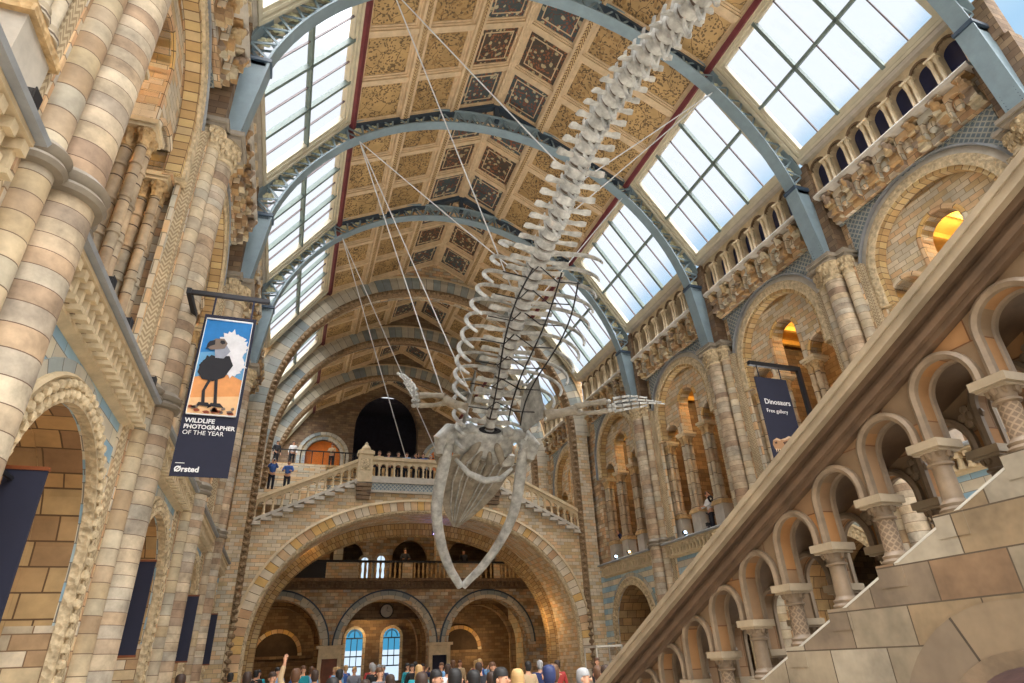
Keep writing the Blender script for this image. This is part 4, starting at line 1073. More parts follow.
# ribs
NRB=15
for i in range(NRB):
    q=i/(NRB-1); d=TOT-7.4+q*7.35; p,T,D=frame(d)
    a_=1.15+.65*math.sin(PI*min(1,(q*.9+.12)))        # half breadth
    b_=1.2+1.25*math.sin(PI*min(1,(q*.8+.15)))       # depth
    if q>.9: a_*=.9; b_*=.85
    sweep=-.95*(1-q)+.25*q
    ext=PI*(.62+.1*q)
    for sg in (-1,1):
        pts=[];rr=[]
        n=18
        for j in range(n+1):
            th=ext*j/n
            x=sg*(.22+a_*math.sin(min(th,PI)*1.0)*(1.0)); y=-b_*(1-math.cos(th))/1.6+.1+.35*math.sin(th); z=sweep*(j/n)**1.2
            pts.append(tuple(p+XX*x+D*y+T*z)); rr.append(.068*(.75+.5*math.sin(PI*j/n)) if j<n else .045)
        m=MB(); m.tube(pts,rr,8,flat=.75); wb(m,'rib','bone')
# black supporting frame along the body
m=MB()
for sx,dy in ((-.45,-.9),(.5,-.9),(1.0,-1.2)):
    pts=[]
    for i in range(14):
        d=TOT-7.6+i*.5; p,T,D=frame(d); pts.append(tuple(p+XX*sx*(1+.3*math.sin(i*.4))+D*dy))
    m.tube(pts,.028,6)
for i in range(7):
    d=TOT-7.2+i*.95; p,T,D=frame(d)
    for sg in (-1,1): m.tube([tuple(p+D*-.2),tuple(p+XX*sg*.5+D*-.9),tuple(p+XX*sg*1.3+D*-.8)],.022,5)
wb(m,'support_frame','black')
# sternum and scapulae, flippers
def flipper(sg,S,E,Wr,Tip,name):
    S,E,Wr,Tip=map(Vector,(S,E,Wr,Tip))
    f=empty(name); f.parent=wh; f.location=(0,0,0)
    def fb(m,n,mat='bone_brown'): return wb(m,n,mat,f)
    # scapula: fan blade
    p,T,D=frame(TOT-1.6); m=MB()
    back=(T*-1).normalized(); up=D
    rows=[]
    for i in range(9):
        th=-.9+1.8*i/8
        row=[]
        for k,rad in enumerate((.15,.7,1.25,1.45)):
            q_=S+up*(rad*math.cos(th))*.9+back*(rad*math.sin(th))*1.0+XX*(-sg*.35*rad*math.cos(th))
            row.append(tuple(q_))
        rows.append(row)
    m.grid(rows); m.grid([[tuple(Vector(v)+XX*sg*.05) for v in r] for r in rows])
    e=[r[-1] for r in rows]; m.grid([e,[tuple(Vector(v)+XX*sg*.05) for v in e]])
    fb(m,'scapula','bone')
    m=MB(); m.tube([S,S.lerp(E,.15),S.lerp(E,.5),S.lerp(E,.9),E],[.22,.2,.15,.17,.2],12); fb(m,'humerus')
    ax=(Wr-E).normalized(); side=ax.cross(XX if abs(ax.x)<.9 else Vector((0,0,1))).normalized()
    side=Vector((0,-.45,.9)); side=(side-ax*side.dot(ax)).normalized()
    for o,nm,r in ((.14,'radius',.11),(-.14,'ulna',.09)):
        m=MB(); pts=[E+side*o*.8,E.lerp(Wr,.35)+side*o*1.15,E.lerp(Wr,.7)+side*o*1.25,Wr+side*o*1.2]; m.tube(pts,[r*1.2,r*.85,r*.9,r*1.15],10); fb(m,nm)
    m=MB()
    for k in range(5):
        c=Wr+side*((k%3-1)*.16)+ax*(.08+.14*(k//3)); m.ball(c,.1,.1,.08,8,6)
    fb(m,'carpal_bones','bone')
    L_=(Tip-Wr).length
    for k in range(4):
        off=(-.22,-.07,.07,.2)[k]; n=(4,6,6,4)[k]; fl=(.7,1.0,.95,.72)[k]
        g=empty('finger'); g.parent=f; g.location=(0,0,0)
        for j in range(n):
            t0=.12+ (fl-.12)*j/n; t1=.12+(fl-.12)*(j+.82)/n
            cur=lambda t:Wr.lerp(Tip,t)+side*(off*(1+.5*math.sin(PI*t))*(1-.75*t)+.12*math.sin(PI*t))
            m=MB(); r=.055*(1-.5*j/n); a0,a1=cur(t0),cur(t1); m.tube([a0,a0.lerp(a1,.25),a0.lerp(a1,.75),a1],[r*1.25,r*.8,r*.8,r*1.2],7); m.v=[(p[0]-WO.x,p[1]-WO.y,p[2]-WO.z) for p in m.v]; m.build('phalanx',M['bone'],g,True)
    return f
flipper(-1,(5.0,18.9,9.35),(4.35,19.2,9.75),(3.55,19.6,9.8),(2.9,21.0,11.45),'left_flipper')
flipper(1,(7.9,18.9,9.35),(9.0,18.6,9.55),(10.0,18.1,9.6),(12.2,17.7,9.75),'right_flipper')
m=MB(); m.tube([(MID,18.2,7.6),(MID,18.6,7.45),(MID,19.1,7.5)],[.1,.2,.08],8,flat=.5); wb(m,'sternum','bone')
# skull: origin at the occiput, axis towards the rostrum tip
A0=Vector((MID,20.8,8.75)); TIP=Vector((MID-.1,25.4,6.75)); AX=(TIP-A0); LS=AX.length; AX.normalize(); UP=XX.cross(AX).normalized()
if UP.z<0: UP=-UP
SF=lambda x,y,z:tuple(A0+XX*x+UP*y+AX*z)
def skin_surface(m,secs):
    rows=[]
    for z,pts in secs: rows.append([SF(x,y,z) for x,y in pts])
    b=m.grid(rows,closev=True); k=len(rows[0]); m.cap([b+j for j in range(k)][::-1]); m.cap([b+(len(rows)-1)*k+j for j in range(k)])
# rostrum with median groove and palate keel
secs=[]
for i in range(15):
    t=i/14; z=.7+(LS-.7)*t; w=(1.12*(1-t**2.6)*(1+.10*math.sin(PI*t))+.10); arch=.35*math.sin(PI*(.25+t*.75))*(1-t*.4)
    up=arch+.12; pts=[]
    for x,yy in ((-1,-.12),(-.92,.06),(-.6,.3),(-.28,.5),(-.1,.42),(0,.28),(.1,.42),(.28,.5),(.6,.3),(.92,.06),(1,-.12),(.6,.02),(.25,.06),(.08,-.22),(0,-.3),(-.08,-.22),(-.25,.06),(-.6,.02)):
        pts.append((x*w,yy*(.75*(1-t)+.18)+up*.6-.1))
    secs.append((z,pts))
m=MB(); skin_surface(m,secs); ro=wb(m,'rostrum','bone_brown')
m=MB()
for x in (-.7,-.45,-.25,-.1,.1,.25,.45,.7): m.tube([SF(x*1.2,-.06,.9),SF(x*1.15,.06,2.2),SF(x*.75,.05,LS-1.3),SF(x*.25,.02,LS-.25)],.028,6)
wb(m,'palate_ridges','bone')
# cranium, occiput, squamosal wings
secs=[]
for z,w,h,yo in ((-.35,.4,.2,.45),(-.25,.75,.34,.48),(0,1.0,.42,.5),(.35,1.15,.44,.48),(.7,1.2,.42,.4),(1.05,1.0,.34,.3)):
    secs.append((z,[(w*math.cos(2*PI*j/18),h*math.sin(2*PI*j/18)+yo) for j in range(18)]))
m=MB(); skin_surface(m,secs); wb(m,'braincase','bone')
m=MB(); T=lambda x,y,z:SF(x*2.0,y*.8+.42,-.36-z); m.lathe([(.2,0),(.22,.04),(.14,.05),(.12,-.05)],18,T); wb(m,'neck_socket','black')
for sg in (-1,1):
    m=MB(); m.tube([SF(sg*.45,.38,-.36),SF(sg*.72,.48,-.36),SF(sg*1.0,.55,-.2)],[.12,.2,.14],12); wb(m,'occipital_condyle','bone')
    m=MB(); m.tube([SF(sg*.7,.55,.2),SF(sg*1.1,.6,.0),SF(sg*1.5,.5,-.1),SF(sg*1.8,.22,.05),SF(sg*1.75,-.1,.45)],[.3,.36,.40,.36,.2],14,flat=.7); wb(m,'squamosal','bone')
    m=MB(); m.tube([SF(sg*1.75,.0,.5),SF(sg*1.7,.1,.9),SF(sg*1.45,.15,1.4),SF(sg*1.2,.1,1.7)],[.2,.14,.13,.1],10); wb(m,'zygomatic_arch','bone_brown')
# mandibles
for sg,nm in ((-1,'left_jawbone'),(1,'right_jawbone')):
    J=[(sg*1.42,20.95,8.95),(sg*1.52,21.7,7.95),(sg*1.52,22.6,6.8),(sg*1.18,23.4,5.8),(sg*.68,24.15,5.0),(sg*.30,24.55,4.6),(sg*.05,24.78,4.33)]
    fp=[catmull([Vector(j) for j in J],i*6/30) for i in range(31)]
    rr=[(.165-.07*(i/30)**.8)*min(1,.55+i/8) for i in range(31)]
    m=MB(); m.tube([(MID+q.x,q.y,q.z) for q in fp],rr,14,flat=1.55,up=(1,0,0)); wb(m,nm,'bone')
    m=MB(); m.ball((MID+sg*1.42,20.9,9.0),.26,.26,.24,12,8); m.tube([(MID+sg*1.5,21.55,8.1),(MID+sg*1.58,21.55,8.5)],[.14,.05],8); wb(m,'jaw_condyle','bone')
# hyoid: pale curved bone under the skull
m=MB(); m.tube([(MID-1.15,21.2,8.3),(MID-.7,21.05,7.75),(MID-.1,21.0,7.5),(MID+.5,21.0,7.6),(MID+1.0,21.2,8.05)],[.07,.11,.13,.11,.07],10); wb(m,'hyoid_bone','bone')
m=MB()
for sg in (-1,1):
    m.tube([SF(sg*.3,.2,.0),SF(sg*.5,.0,.3),SF(sg*.8,-.1,.9)],[.1,.16,.12],10); m.tube([SF(sg*.15,.15,.4),SF(sg*.3,-.1,1.0),SF(sg*.2,-.15,1.7)],[.12,.14,.06],10)
wb(m,'pterygoids','bone_brown')
tag(wh,'huge whale skeleton hanging in a dive below the roof, jaws open towards the bridge','whale skeleton')
# ------------------------------------------------------------ lamps of the galleries
def lamp(name,loc,e,c=(1,.72,.36),size=.25,typ='POINT',rot=None,spot=None):
    l=bpy.data.lights.new(name,typ); l.energy=e; l.color=c
    if typ=='POINT' or typ=='SPOT': l.shadow_soft_size=size
    if typ=='SPOT': l.spot_size=spot or 1.2; l.spot_blend=.6
    o=bpy.data.objects.new(name,l); COL.objects.link(o); o.location=loc
    if rot: o.rotation_euler=rot
    return o
for s,k in SPOTS:
    X=(XR if s>0 else XL)
    lamp('gallery_lamp',(X+s*2.6,YK(k)+C,12.65),75,(1,.74,.36),.1)
    if s<0: lamp('ground_recess_lamp',(X+s*3.4,YK(k)+C,3.6),30,(1,.8,.55))
for k in range(0,3):
    for s_ in (-1,1):
        X=(XR if s_>0 else XL); l=lamp('ceiling_fill_light',(X-s_*.3,YK(k)-2.2,6.4),330,(1,.96,.90),.2,'SPOT',(PI-0,s_*-.45,0),1.5)  # upward spots added along the ledges to brighten the ceiling
for x,z,e in ((-.5,3.6,12),(5.6,4.3,40),(12.9,2.6,30)): lamp('hall_lamp',(x,YG+6.6,z),e,(1,.66,.3))
for x in (0,6,12): lamp('gallery_lamp',(x,YG-1.0,8.6),16,(1,.7,.4))
lamp('bridge_uplight',(.9,YB+3.3,7.0),14,(1,.6,.25)); lamp('bridge_uplight',(13.2,YB+3.0,3.6),16,(1,.6,.25))
lamp('stair_violet_lamp',(SX+.45,2.2,.9),1.6,(.45,.25,1))
# ------------------------------------------------------------ text and banners
DG=None
def text(s,size,loc,mat,parent,name='lettering',bold=0):
    cu=bpy.data.curves.new(name,'FONT'); cu.body=s; cu.size=size; cu.extrude=.003; cu.offset=bold; cu.resolution_u=3
    o=bpy.data.objects.new(name,cu); COL.objects.link(o)
    me=bpy.data.meshes.new_from_object(o.evaluated_get(bpy.context.evaluated_depsgraph_get())); COL.objects.unlink(o); bpy.data.objects.remove(o)
    me.materials.clear(); me.materials.append(M[mat]); q=bpy.data.objects.new(name,me); COL.objects.link(q); q.parent=parent; q.location=loc; q.rotation_euler=(PI/2,0,0); return q
def flatcol(n,c): M[n]=plain(n,c,.75,amt=.12,scale=6)
for n,c in (('print_blue',(.16,.50,.78)),('print_paleblue',(.42,.66,.84)),('print_orange',(.90,.62,.38)),('print_palesand',(.94,.76,.56)),('print_black',(.13,.13,.16)),('print_white',(.90,.90,.92)),('print_greybrown',(.50,.44,.40)),('print_russet',(.55,.26,.16)),('print_grey',(.62,.64,.70))): flatcol(n,c)
def blob(m,poly,y,th=.004):
    m.prism(poly,y,y+th,lambda u,w,z:(u,w,z))
X0,X1,Z0,Z1,YB1=-2.10,-1.20,4.56,7.66,11.2
a=empty('exhibition_banner')
m=MB(); m.box(X0,X1,YB1,YB1+.02,Z0,Z1); m.build('cloth',M['navy'],a)
wd_=X1-X0; H=Z1-Z0
P=lambda u,v:(X0+u*wd_,Z1-v*H)        # u across, v down
ph=empty('bird_photograph'); ph.parent=a
def shape(name,pts,mat,y): 
    m=MB(); blob(m,[P(*p) for p in pts],YB1-y); m.build(name,M[mat],ph)
shape('sky_area',[(.06,.035),(.94,.035),(.94,.30),(.06,.30)],'print_blue',.006)
shape('pale_sky_area',[(.06,.26),(.94,.22),(.94,.44),(.06,.44)],'print_paleblue',.010)
shape('sand_area',[(.06,.42),(.3,.40),(.7,.39),(.94,.42),(.94,.645),(.06,.645)],'print_orange',.014)
shape('near_sand_area',[(.06,.55),(.94,.52),(.94,.645),(.06,.645)],'print_palesand',.018)
def fuzzy(cx,cy,rx,ry,n,amp,seed):
    r=random.Random(seed); return [(cx+(rx*(1+amp*(r.random()-.3 if i%2 else -.4*r.random())))*math.cos(2*PI*i/n),cy+(ry*(1+amp*(r.random()-.3 if i%2 else -.4*r.random())))*math.sin(2*PI*i/n)) for i in range(n)]
shape('white_feathers',fuzzy(.62,.215,.30,.105,44,.35,3),'print_white',.022)
shape('white_tail_feathers',fuzzy(.70,.32,.24,.075,36,.4,5),'print_white',.024)
shape('dark_body',fuzzy(.38,.345,.27,.075,30,.3,8),'print_black',.028)
shape('dark_wing_feathers',[(.12,.33),(.3,.28),(.62,.27),(.72,.33),(.60,.41),(.4,.44),(.2,.43),(.1,.39)],'print_black',.030)
shape('grey_neck',[(.3,.20),(.5,.19),(.62,.24),(.52,.29),(.36,.29)],'print_grey',.032)
shape('face',[(.22,.19),(.30,.165),(.46,.16),(.54,.19),(.5,.225),(.36,.235),(.25,.24),(.19,.23)],'print_greybrown',.035)
shape('dark_eye_patch',[(.40,.175),(.47,.172),(.5,.19),(.45,.2),(.4,.19)],'print_black',.038)
shape('beak',[(.2,.185),(.30,.175),(.31,.205),(.24,.215),(.16,.24),(.17,.205)],'print_black',.038)
for q,(x0,x1) in enumerate(((.36,.28),(.46,.50))):
    shape('leg',[(x0-.03,.42),(x0+.03,.42),(x1+.025,.50),(x1+.06,.575),(x1+.0,.58),(x1-.03,.505)],'print_black',.034)
    shape('foot',[(x1-.05,.575),(x1+.12,.575),(x1+.2,.60),(x1-.02,.595),(x1-.1,.61)],'print_black',.036)
for i in range(16):
    r=random.Random(i+20); cx=.1+.8*r.random(); cy=.60+.035*r.random(); shape('rubble',fuzzy(cx,cy,.035+.03*r.random(),.009,9,.4,i),'print_russet' if i%2 else 'print_greybrown',.040)
m=MB()
for u0,u1,v0,v1 in ((.05,.95,.03,.035),(.05,.95,.645,.65),(.05,.06,.03,.65),(.94,.95,.03,.65)):
    p,q=P(u0,v1),P(u1,v0); m.box(p[0],q[0],YB1-.044,YB1-.002,p[1],q[1])
m.build('photo_border',M['white'],ph)
for s_,sz,v,bd in (('WILDLIFE',.112,.695,.003),('PHOTOGRAPHER',.104,.73,.003),('OF THE YEAR',.108,.765,0)):
    q=P(.06,v); text(s_,sz,(q[0],YB1-.008,q[1]),'white',a,bold=bd)
q=P(.06,.93); m=MB(); m.box(q[0],q[0]+.14,YB1-.008,YB1-.002,q[1],q[1]+.012); m.build('short_rule',M['white'],a)
q=P(.06,.975); text('\u00d8rsted',.13,(q[0],YB1-.008,q[1]),'white',a,bold=.004)
tag(a,'tall banner with a white feathered bird photograph above navy, hanging from the left wall','banner')
b=empty('banner_pole')
m=MB(); m.box(-2.45,-1.02,YB1-.03,YB1+.05,8.06,8.14); m.build('pole',M['black'],b)
m=MB(); m.box(-2.5,-2.42,YB1-.05,YB1+.95,8.04,8.16); m.build('wall_bracket',M['black'],b)
m=MB()
for x in (-1.98,-1.3): m.box(x-.015,x+.015,YB1,YB1+.02,7.66,8.08)
m.build('hanging_strap',M['navy'],b); tag(b,'black horizontal pole carrying the bird banner on the left wall','pole')
# the second banner
a=empty('exhibition_banner'); YB2=14.0; X0,X1,Z0,Z1=13.05,14.28,6.5,9.28; wd_=X1-X0; H=Z1-Z0
m=MB(); m.box(X0,X1,YB2,YB2+.02,Z0,Z1); m.build('cloth',M['navy'],a)
text('Dinosaurs',.24,(X0+.16,YB2-.008,8.38),'white',a,bold=.002); text('Free gallery',.17,(X0+.16,YB2-.008,8.1),'white',a)
ph=empty('fossil_skull_picture'); ph.parent=a
YB1s=YB1
def shape2(name,pts,mat,y):
    m=MB(); blob(m,[P(*p) for p in pts],YB2-y); m.build(name,M[mat],ph)
flatcol('fossil_tan',(.66,.50,.36)); flatcol('fossil_light',(.80,.70,.58)); flatcol('fossil_dark',(.30,.20,.15))
shape2('skull',[(.06,.80),(.10,.75),(.22,.72),(.34,.735),(.48,.715),(.60,.69),(.80,.70),(.93,.76),(.96,.84),(.90,.90),(.80,.87),(.70,.845),(.56,.84),(.40,.845),(.24,.85),(.10,.85)],'fossil_tan',.008)
shape2('brow',[(.34,.735),(.48,.715),(.60,.69),(.80,.70),(.78,.715),(.60,.712),(.46,.74)],'fossil_light',.011)
shape2('snout_ridge',[(.10,.755),(.22,.725),(.34,.74),(.30,.752),(.2,.745)],'fossil_light',.011)
shape2('eye_socket',[(.60,.725),(.68,.72),(.71,.75),(.66,.79),(.61,.765)],'fossil_dark',.012)
shape2('cheek_opening',[(.76,.745),(.84,.76),(.87,.83),(.79,.845),(.74,.80)],'fossil_dark',.012)
shape2('snout_opening',[(.38,.765),(.52,.745),(.55,.79),(.44,.815)],'fossil_dark',.012)
shape2('nostril',[(.13,.77),(.21,.76),(.2,.785),(.14,.79)],'fossil_dark',.012)
shape2('lower_jaw',[(.14,.985),(.12,.955),(.24,.94),(.44,.925),(.66,.91),(.86,.90),(.93,.88),(.92,.92),(.78,.955),(.56,.975),(.34,.995)],'fossil_tan',.008)
for i in range(9): shape2('tooth',[(.11+.055*i,.845),(.15+.055*i,.845),(.125+.055*i,.885)],'fossil_light',.014)
for i in range(8): shape2('tooth',[(.18+.055*i,.945-.004*i),(.22+.055*i,.94-.004*i),(.20+.055*i,.908-.003*i)],'fossil_light',.014)
tag(a,'navy banner with white lettering and a fossil skull picture near the right wall','banner')
b=empty('banner_stand')
m=MB(); m.box(12.95,14.95,YB2-.06,YB2+.06,9.66,9.8); m.build('crossbar',M['black'],b)
m=MB(); m.box(14.82,14.95,YB2-.06,YB2+.06,5.0,9.66); m.box(14.6,15.9,YB2-.04,YB2+.04,6.05,6.15); m.build('upright',M['black'],b)
m=MB()
for x in (13.25,14.1): m.box(x-.015,x+.015,YB2,YB2+.02,9.28,9.66)
m.build('hanging_strap',M['navy'],b); tag(b,'black frame holding the skull banner out from the right wall','frame')
# navy boards in the floor level arches of the left wall
for k in range(-1,3):
    y=YK(k)+1.95; a=empty('hanging_panel',(XL+(.22 if k>0 else .08 if k==0 else 0),y,0))
    m=MB(); m.box(-.36,.02,-.02,.02,2.0,3.62); m.build('panel',M['navy'],a)
    for z in (3.64,1.98): m=MB(); m.box(-.37,.03,-.03,.03,z-.02,z+.02); m.build('batten',M['wood'],a)
    for z in (3.5,2.1): m=MB(); m.box(-.3,-.26,-.75,0,z,z+.04); m.build('bracket_arm',M['black'],a)
    tag(a,f'narrow navy hanging panel in the {ORD[k+1]} visible floor arch of the left wall','panel','navy panels along the left wall')
# small floodlights on the ledges
def flood(x,y,z,s,emit,label,group):
    a=empty('floodlight',(x,y,z)); m=MB(); m.box(-.06,.06,-.04,.04,0,.08); m.box(-.015,.015,-.015,.015,.08,.16); m.build('bracket',M['black'],a)
    m=MB(); m.box(-.08,.08,-.09,.09,.12,.26); m.box(-.095,-.08,-.1,.1,.1,.28); m.box(.08,.095,-.1,.1,.1,.28); m.build('housing',M['black'],a)
    m=MB(); m.box(-.07,.07,-.1,-.09,.13,.25); m.build('lens',M[emit],a); a.scale=(.75,.75,.75); tag(a,label,'floodlight',group)
fl=[('black floodlight at the foot of the near gallery columns on the left ledge',(-2.68,4.85)),('black floodlight on the left ledge under the second cluster of shafts',(-2.68,7.9)),('black floodlight on the left ledge between clusters of shafts',(-2.68,9.0)),('small black floodlight on the left ledge beside the second pier',(-2.68,11.1))]
for lb,(x,y) in fl: flood(x,y,6.03,-1,'black',lb,'floodlights on the left ledge')
for lb,y,em in (('glowing blue-white floodlight on the far right ledge',28.9,'lamp_blue'),('warm floodlight on the far right ledge beside the blue one',27.5,'lamp_warm'),('glowing blue-white floodlight on the right ledge between two tall piers',22.6,'lamp_blue'),('black floodlight on the right ledge next to the blue light',20.9,'black'),('pale floodlight on the right ledge above the stair rail',19.0,'lamp_warm')):
    flood(15.44,y,6.03,1,em,lb,'floodlights on the right ledge')
a=empty('floodlight',(7.3,YB+2.9,8.15)); m=MB(); m.box(-.14,.14,-.1,.1,-.12,.12); m.box(-.02,.02,-.02,.02,.12,.4); m.build('housing',M['black'],a); m=MB(); m.box(-.11,.11,-.13,-.1,-.1,.1); m.build('lens',M['lamp_violet'],a); tag(a,'violet glowing floodlight under the bridge arch behind the whale snout','floodlight')
# suspension cables
def cable(A,B,label):
    m=MB(); A=Vector(A); B=Vector(B); m.tube([A,A.lerp(B,.5)-Vector((0,0,.02)),B],.022,6)
    o=m.build('suspension_cable',M['cable']); tag(o,label,'cable','steel cables holding the whale')
def tp(k,u): return (MID+u,YK(k),13.75+math.sqrt(8.72**2-u*u)-.05)
def wp(d,x=0,y=.5):
    p,T,D=frame(d); return tuple(p+XX*x+D*y)
def sY(Y):
    return min(range(len(fine)),key=lambda i:abs(fine[i].x-Y))
def wY(Y,x=0,dz=.55):
    q=fine[sY(Y)]; return (MID+x,q.x,q.y+dz)
cable(tp(0,-5.5),wY(12.2),'long white cable from the nearest iron arch to the tail, upper of its pair')
cable(tp(0,-5.5),wY(16.6,-.3),'long white cable from the nearest iron arch reaching the first ribs, lower of its pair')
cable(tp(1,-5.8),wY(16.0,-.3),'white cable from the second iron arch slanting right to the ribs')
cable(tp(1,-5.8),(4.3,19.25,9.9),'white cable from the second iron arch to the left flipper elbow')
cable(tp(1,-5.8),(5.1,18.6,9.8),'white cable from the second iron arch to the left shoulder blade')
cable(tp(2,-5.9),(5.05,YB+.05,11.4),'white cable from the third iron arch to the bridge rail, left of its pair')
cable(tp(2,-5.9),(6.9,YB+.05,11.4),'white cable from the third iron arch crossing behind the left flipper tip')
cable(tp(0,6.2),wY(12.6,.2),'white cable from the right of the nearest iron arch to the tail vertebrae, upper one')
cable(tp(0,6.2),wY(14.2,.2),'white cable from the right of the nearest iron arch to the tail root, lower one')
cable(tp(1,5.9),wY(17.2,.5),'short white cable from the right of the second iron arch to the ribs')

# display case on the floor in front of the bridge
a=empty('display_case',(10.6,21.5,0)); m=MB(); m.box(-.5,.5,-.5,.5,0,.9); m.build('plinth',M['ledge'],a)
m=MB(); m.box(-.48,.48,-.48,.48,.9,1.98); m.build('glass_box',M['glass'],a)
m=MB()
for x in (-.48,.48):
    for y in (-.48,.48): m.box(x-.02,x+.02,y-.02,y+.02,.9,2.0)
m.box(-.5,.5,-.5,.5,1.98,2.04); m.build('frame_edges',M['ledge'],a); tag(a,'glass display case standing in the crowd right of the bridge arch','display case')
# ------------------------------------------------------------ people
def skinmesh(verts,edges,root=0,sub=1):
    me=bpy.data.meshes.new('body'); me.from_pydata([v[0] for v in verts],edges,[])
    o=bpy.data.objects.new('body',me); COL.objects.link(o)
    sk=o.modifiers.new('skin','SKIN')
    for i,v in enumerate(verts):
        r=v[1]; me.skin_vertices[0].data[i].radius=(r if isinstance(r,tuple) else (r,r)); me.skin_vertices[0].data[i].use_root=(i==root)
    sk.use_smooth_shade=True; sb=o.modifiers.new('sub','SUBSURF'); sb.levels=sub; sb.render_levels=sub
    bpy.context.view_layer.update()
    r=bpy.data.meshes.new_from_object(o.evaluated_get(bpy.context.evaluated_depsgraph_get())); COL.objects.unlink(o); bpy.data.objects.remove(o); return r
def arm(pose,sg):
    S=(sg*.19,0,1.42)
    if pose=='down': return [S,(sg*.25,.02,1.15),(sg*.26,-.06,.92),(sg*.26,-.10,.84)]
    if pose=='rail': return [S,(sg*.27,-.10,1.18),(sg*.2,-.32,1.10),(sg*.17,-.40,1.10)]
    if pose=='photo': return [S,(sg*.24,-.18,1.25),(sg*.09,-.34,1.48),(sg*.06,-.38,1.55)]
    if pose=='up': return [S,(sg*.3,-.06,1.6),(sg*.26,-.1,1.85),(sg*.25,-.1,1.93)]
def person_meshes(poseL,poseR,hairlen,name):
    L_,R_2=arm(poseL,-1),arm(poseR,1)
    V=[((0,0,.95),(.15,.11)),((0,0,1.15),(.135,.10)),((0,0,1.36),(.17,.11)),((0,0,1.47),(.06,.06)),((0,.0,1.52),(.055,.055)),((0,-.01,1.585),(.072,.085)),((0,-.01,1.66),(.076,.092)),((0,0,1.73),(.05,.06))]
    Ed=[(0,1),(1,2),(2,3),(3,4),(4,5),(5,6),(6,7)]
    def chain(st,pts):
        i=len(V); prev=st
        for p,r in pts: V.append((p,r)); Ed.append((prev,len(V)-1)); prev=len(V)-1
    for sg,A in ((-1,L_),(1,R_2)):
        chain(2,[(A[0],.055),(A[1],.045),(A[2],.032),(A[3],(.036,.022))]); h=len(V)-1
        d=(Vector(A[3])-Vector(A[2])).normalized(); sd=d.cross(Vector((0,1,0.3))).normalized()
        for j,(o,l) in enumerate(((-.027,.07),(-.009,.085),(.009,.08),(.027,.065))):
            b0=Vector(A[3])+sd*o+d*.02; chain(h,[(tuple(b0+d*l*.5),.009),(tuple(b0+d*l+Vector((0,-.012,0))),.008)])
        chain(h,[(tuple(Vector(A[3])-sd*.035*sg+d*.01),.010),(tuple(Vector(A[3])-sd*.045*sg+d*.04),.009)])
        chain(0,[((sg*.09,0,.85),.085),((sg*.1,-.01,.5),.06),((sg*.1,.02,.1),.04),((sg*.11,-.10,.04),(.04,.03))])
    body=skinmesh(V,Ed)
    V=[((0,0,.90),(.17,.13)),((0,0,1.15),(.155,.125)),((0,0,1.36),(.18,.125)),((0,0,1.46),(.085,.08))]; Ed=[(0,1),(1,2),(2,3)]
    for A in (L_,R_2): chain(2,[(A[0],.075),(A[1],.062),(tuple(Vector(A[2])*.97+Vector(A[1])*.03),.046)])
    top=skinmesh(V,Ed)
    V=[((0,0,.96),(.165,.125))]; Ed=[]
    for sg in (-1,1): chain(0,[((sg*.09,0,.84),.10),((sg*.1,-.01,.5),.075),((sg*.1,.02,.08),.06)])
    tr_=skinmesh(V,Ed)
    m=MB()
    for sg in (-1,1): m.ball((sg*.11,-.06,.045),.05,.13,.045,8,5)
    shoes=m
    m=MB(); rows=[(0.0005,1.782),(.045,1.776),(.072,1.755),(.086,1.72),(.089,1.68)]
    m.lathe(rows,14,lambda x,y,z:(x,y*1.1+.012,z))
    rr=[[ (r*math.cos(th),r*1.1*math.sin(th)+.015,z) for th in [PI*(-.08+1.16*j/12) for j in range(13)]] for r,z in ((.089,1.69),(.088,1.645),(.084,1.60),(.062+.04*(hairlen>.1),1.57-hairlen*.5),(.05+.06*(hairlen>.1),1.56-hairlen))]
    m.grid(rr); hair=m
    m=MB(); m.ball((0,-.105,1.625),.014,.022,.026,6,5)
    for sg in (-1,1): m.ball((sg*.088,0,1.63),.012,.02,.03,6,5)
    face=m
    m=MB()
    for sg in (-1,1): m.ball((sg*.032,-.09,1.655),.012,.008,.008,6,4)
    m.box(-.025,.025,-.098,-.088,1.575,1.583); eyes=m
    return body,top,tr_,shoes,hair,face,eyes
def meshobj(n,me,mat,par):
    me.materials.clear(); me.materials.append(M[mat]); o=bpy.data.objects.new(n,me); COL.objects.link(o); o.parent=par; return o
PROTO={}
def get_proto(key,hl):
    k=(key,hl>.1)
    if k not in PROTO:
        pl,pr={'stand':('down','down'),'rail':('rail','rail'),'photo':('photo','photo'),'up':('down','up')}[key]
        b,t,r,sh,ha,fa,ey=person_meshes(pl,pr,hl,key); e=empty('person')
        meshobj('body',b,'skin',e); meshobj('jacket',t,'cloth',e); meshobj('trousers',r,'cloth',e)
        sh.build('shoes',M['black'],e,True); ha.build('hair',M['hair'],e,True); fa.build('nose_and_ears',M['skin'],e,True); ey.build('eyes_and_mouth',M['black'],e,True)
        if key=='photo':
            m=MB(); m.box(-.04,.04,-.46,-.445,1.52,1.62); m.build('phone',M['black'],e)
        PROTO[k]=[e,tree(e),False]
    return PROTO[k]
def person(x,y,z,rz,h,pose,cloth,hair,hl,label,group,legs=(.12,.13,.18)):
    P_=get_proto(pose,hl)
    if not P_[2]: e=P_[0]; P_[2]=True
    else: e=copytree(P_[1])
    e.location=(x,y,z); e.rotation_euler=(0,0,rz); e.scale=(h,h,h)
    for c in kids(e):
        if c.name.startswith('jacket'): c.color=(*lin(cloth),1)
        elif c.name.startswith('trousers'): c.color=(*lin(legs),1)
        elif c.name.startswith('hair'): c.color=(*lin(hair),1)
    tag(e,label,'person',group)
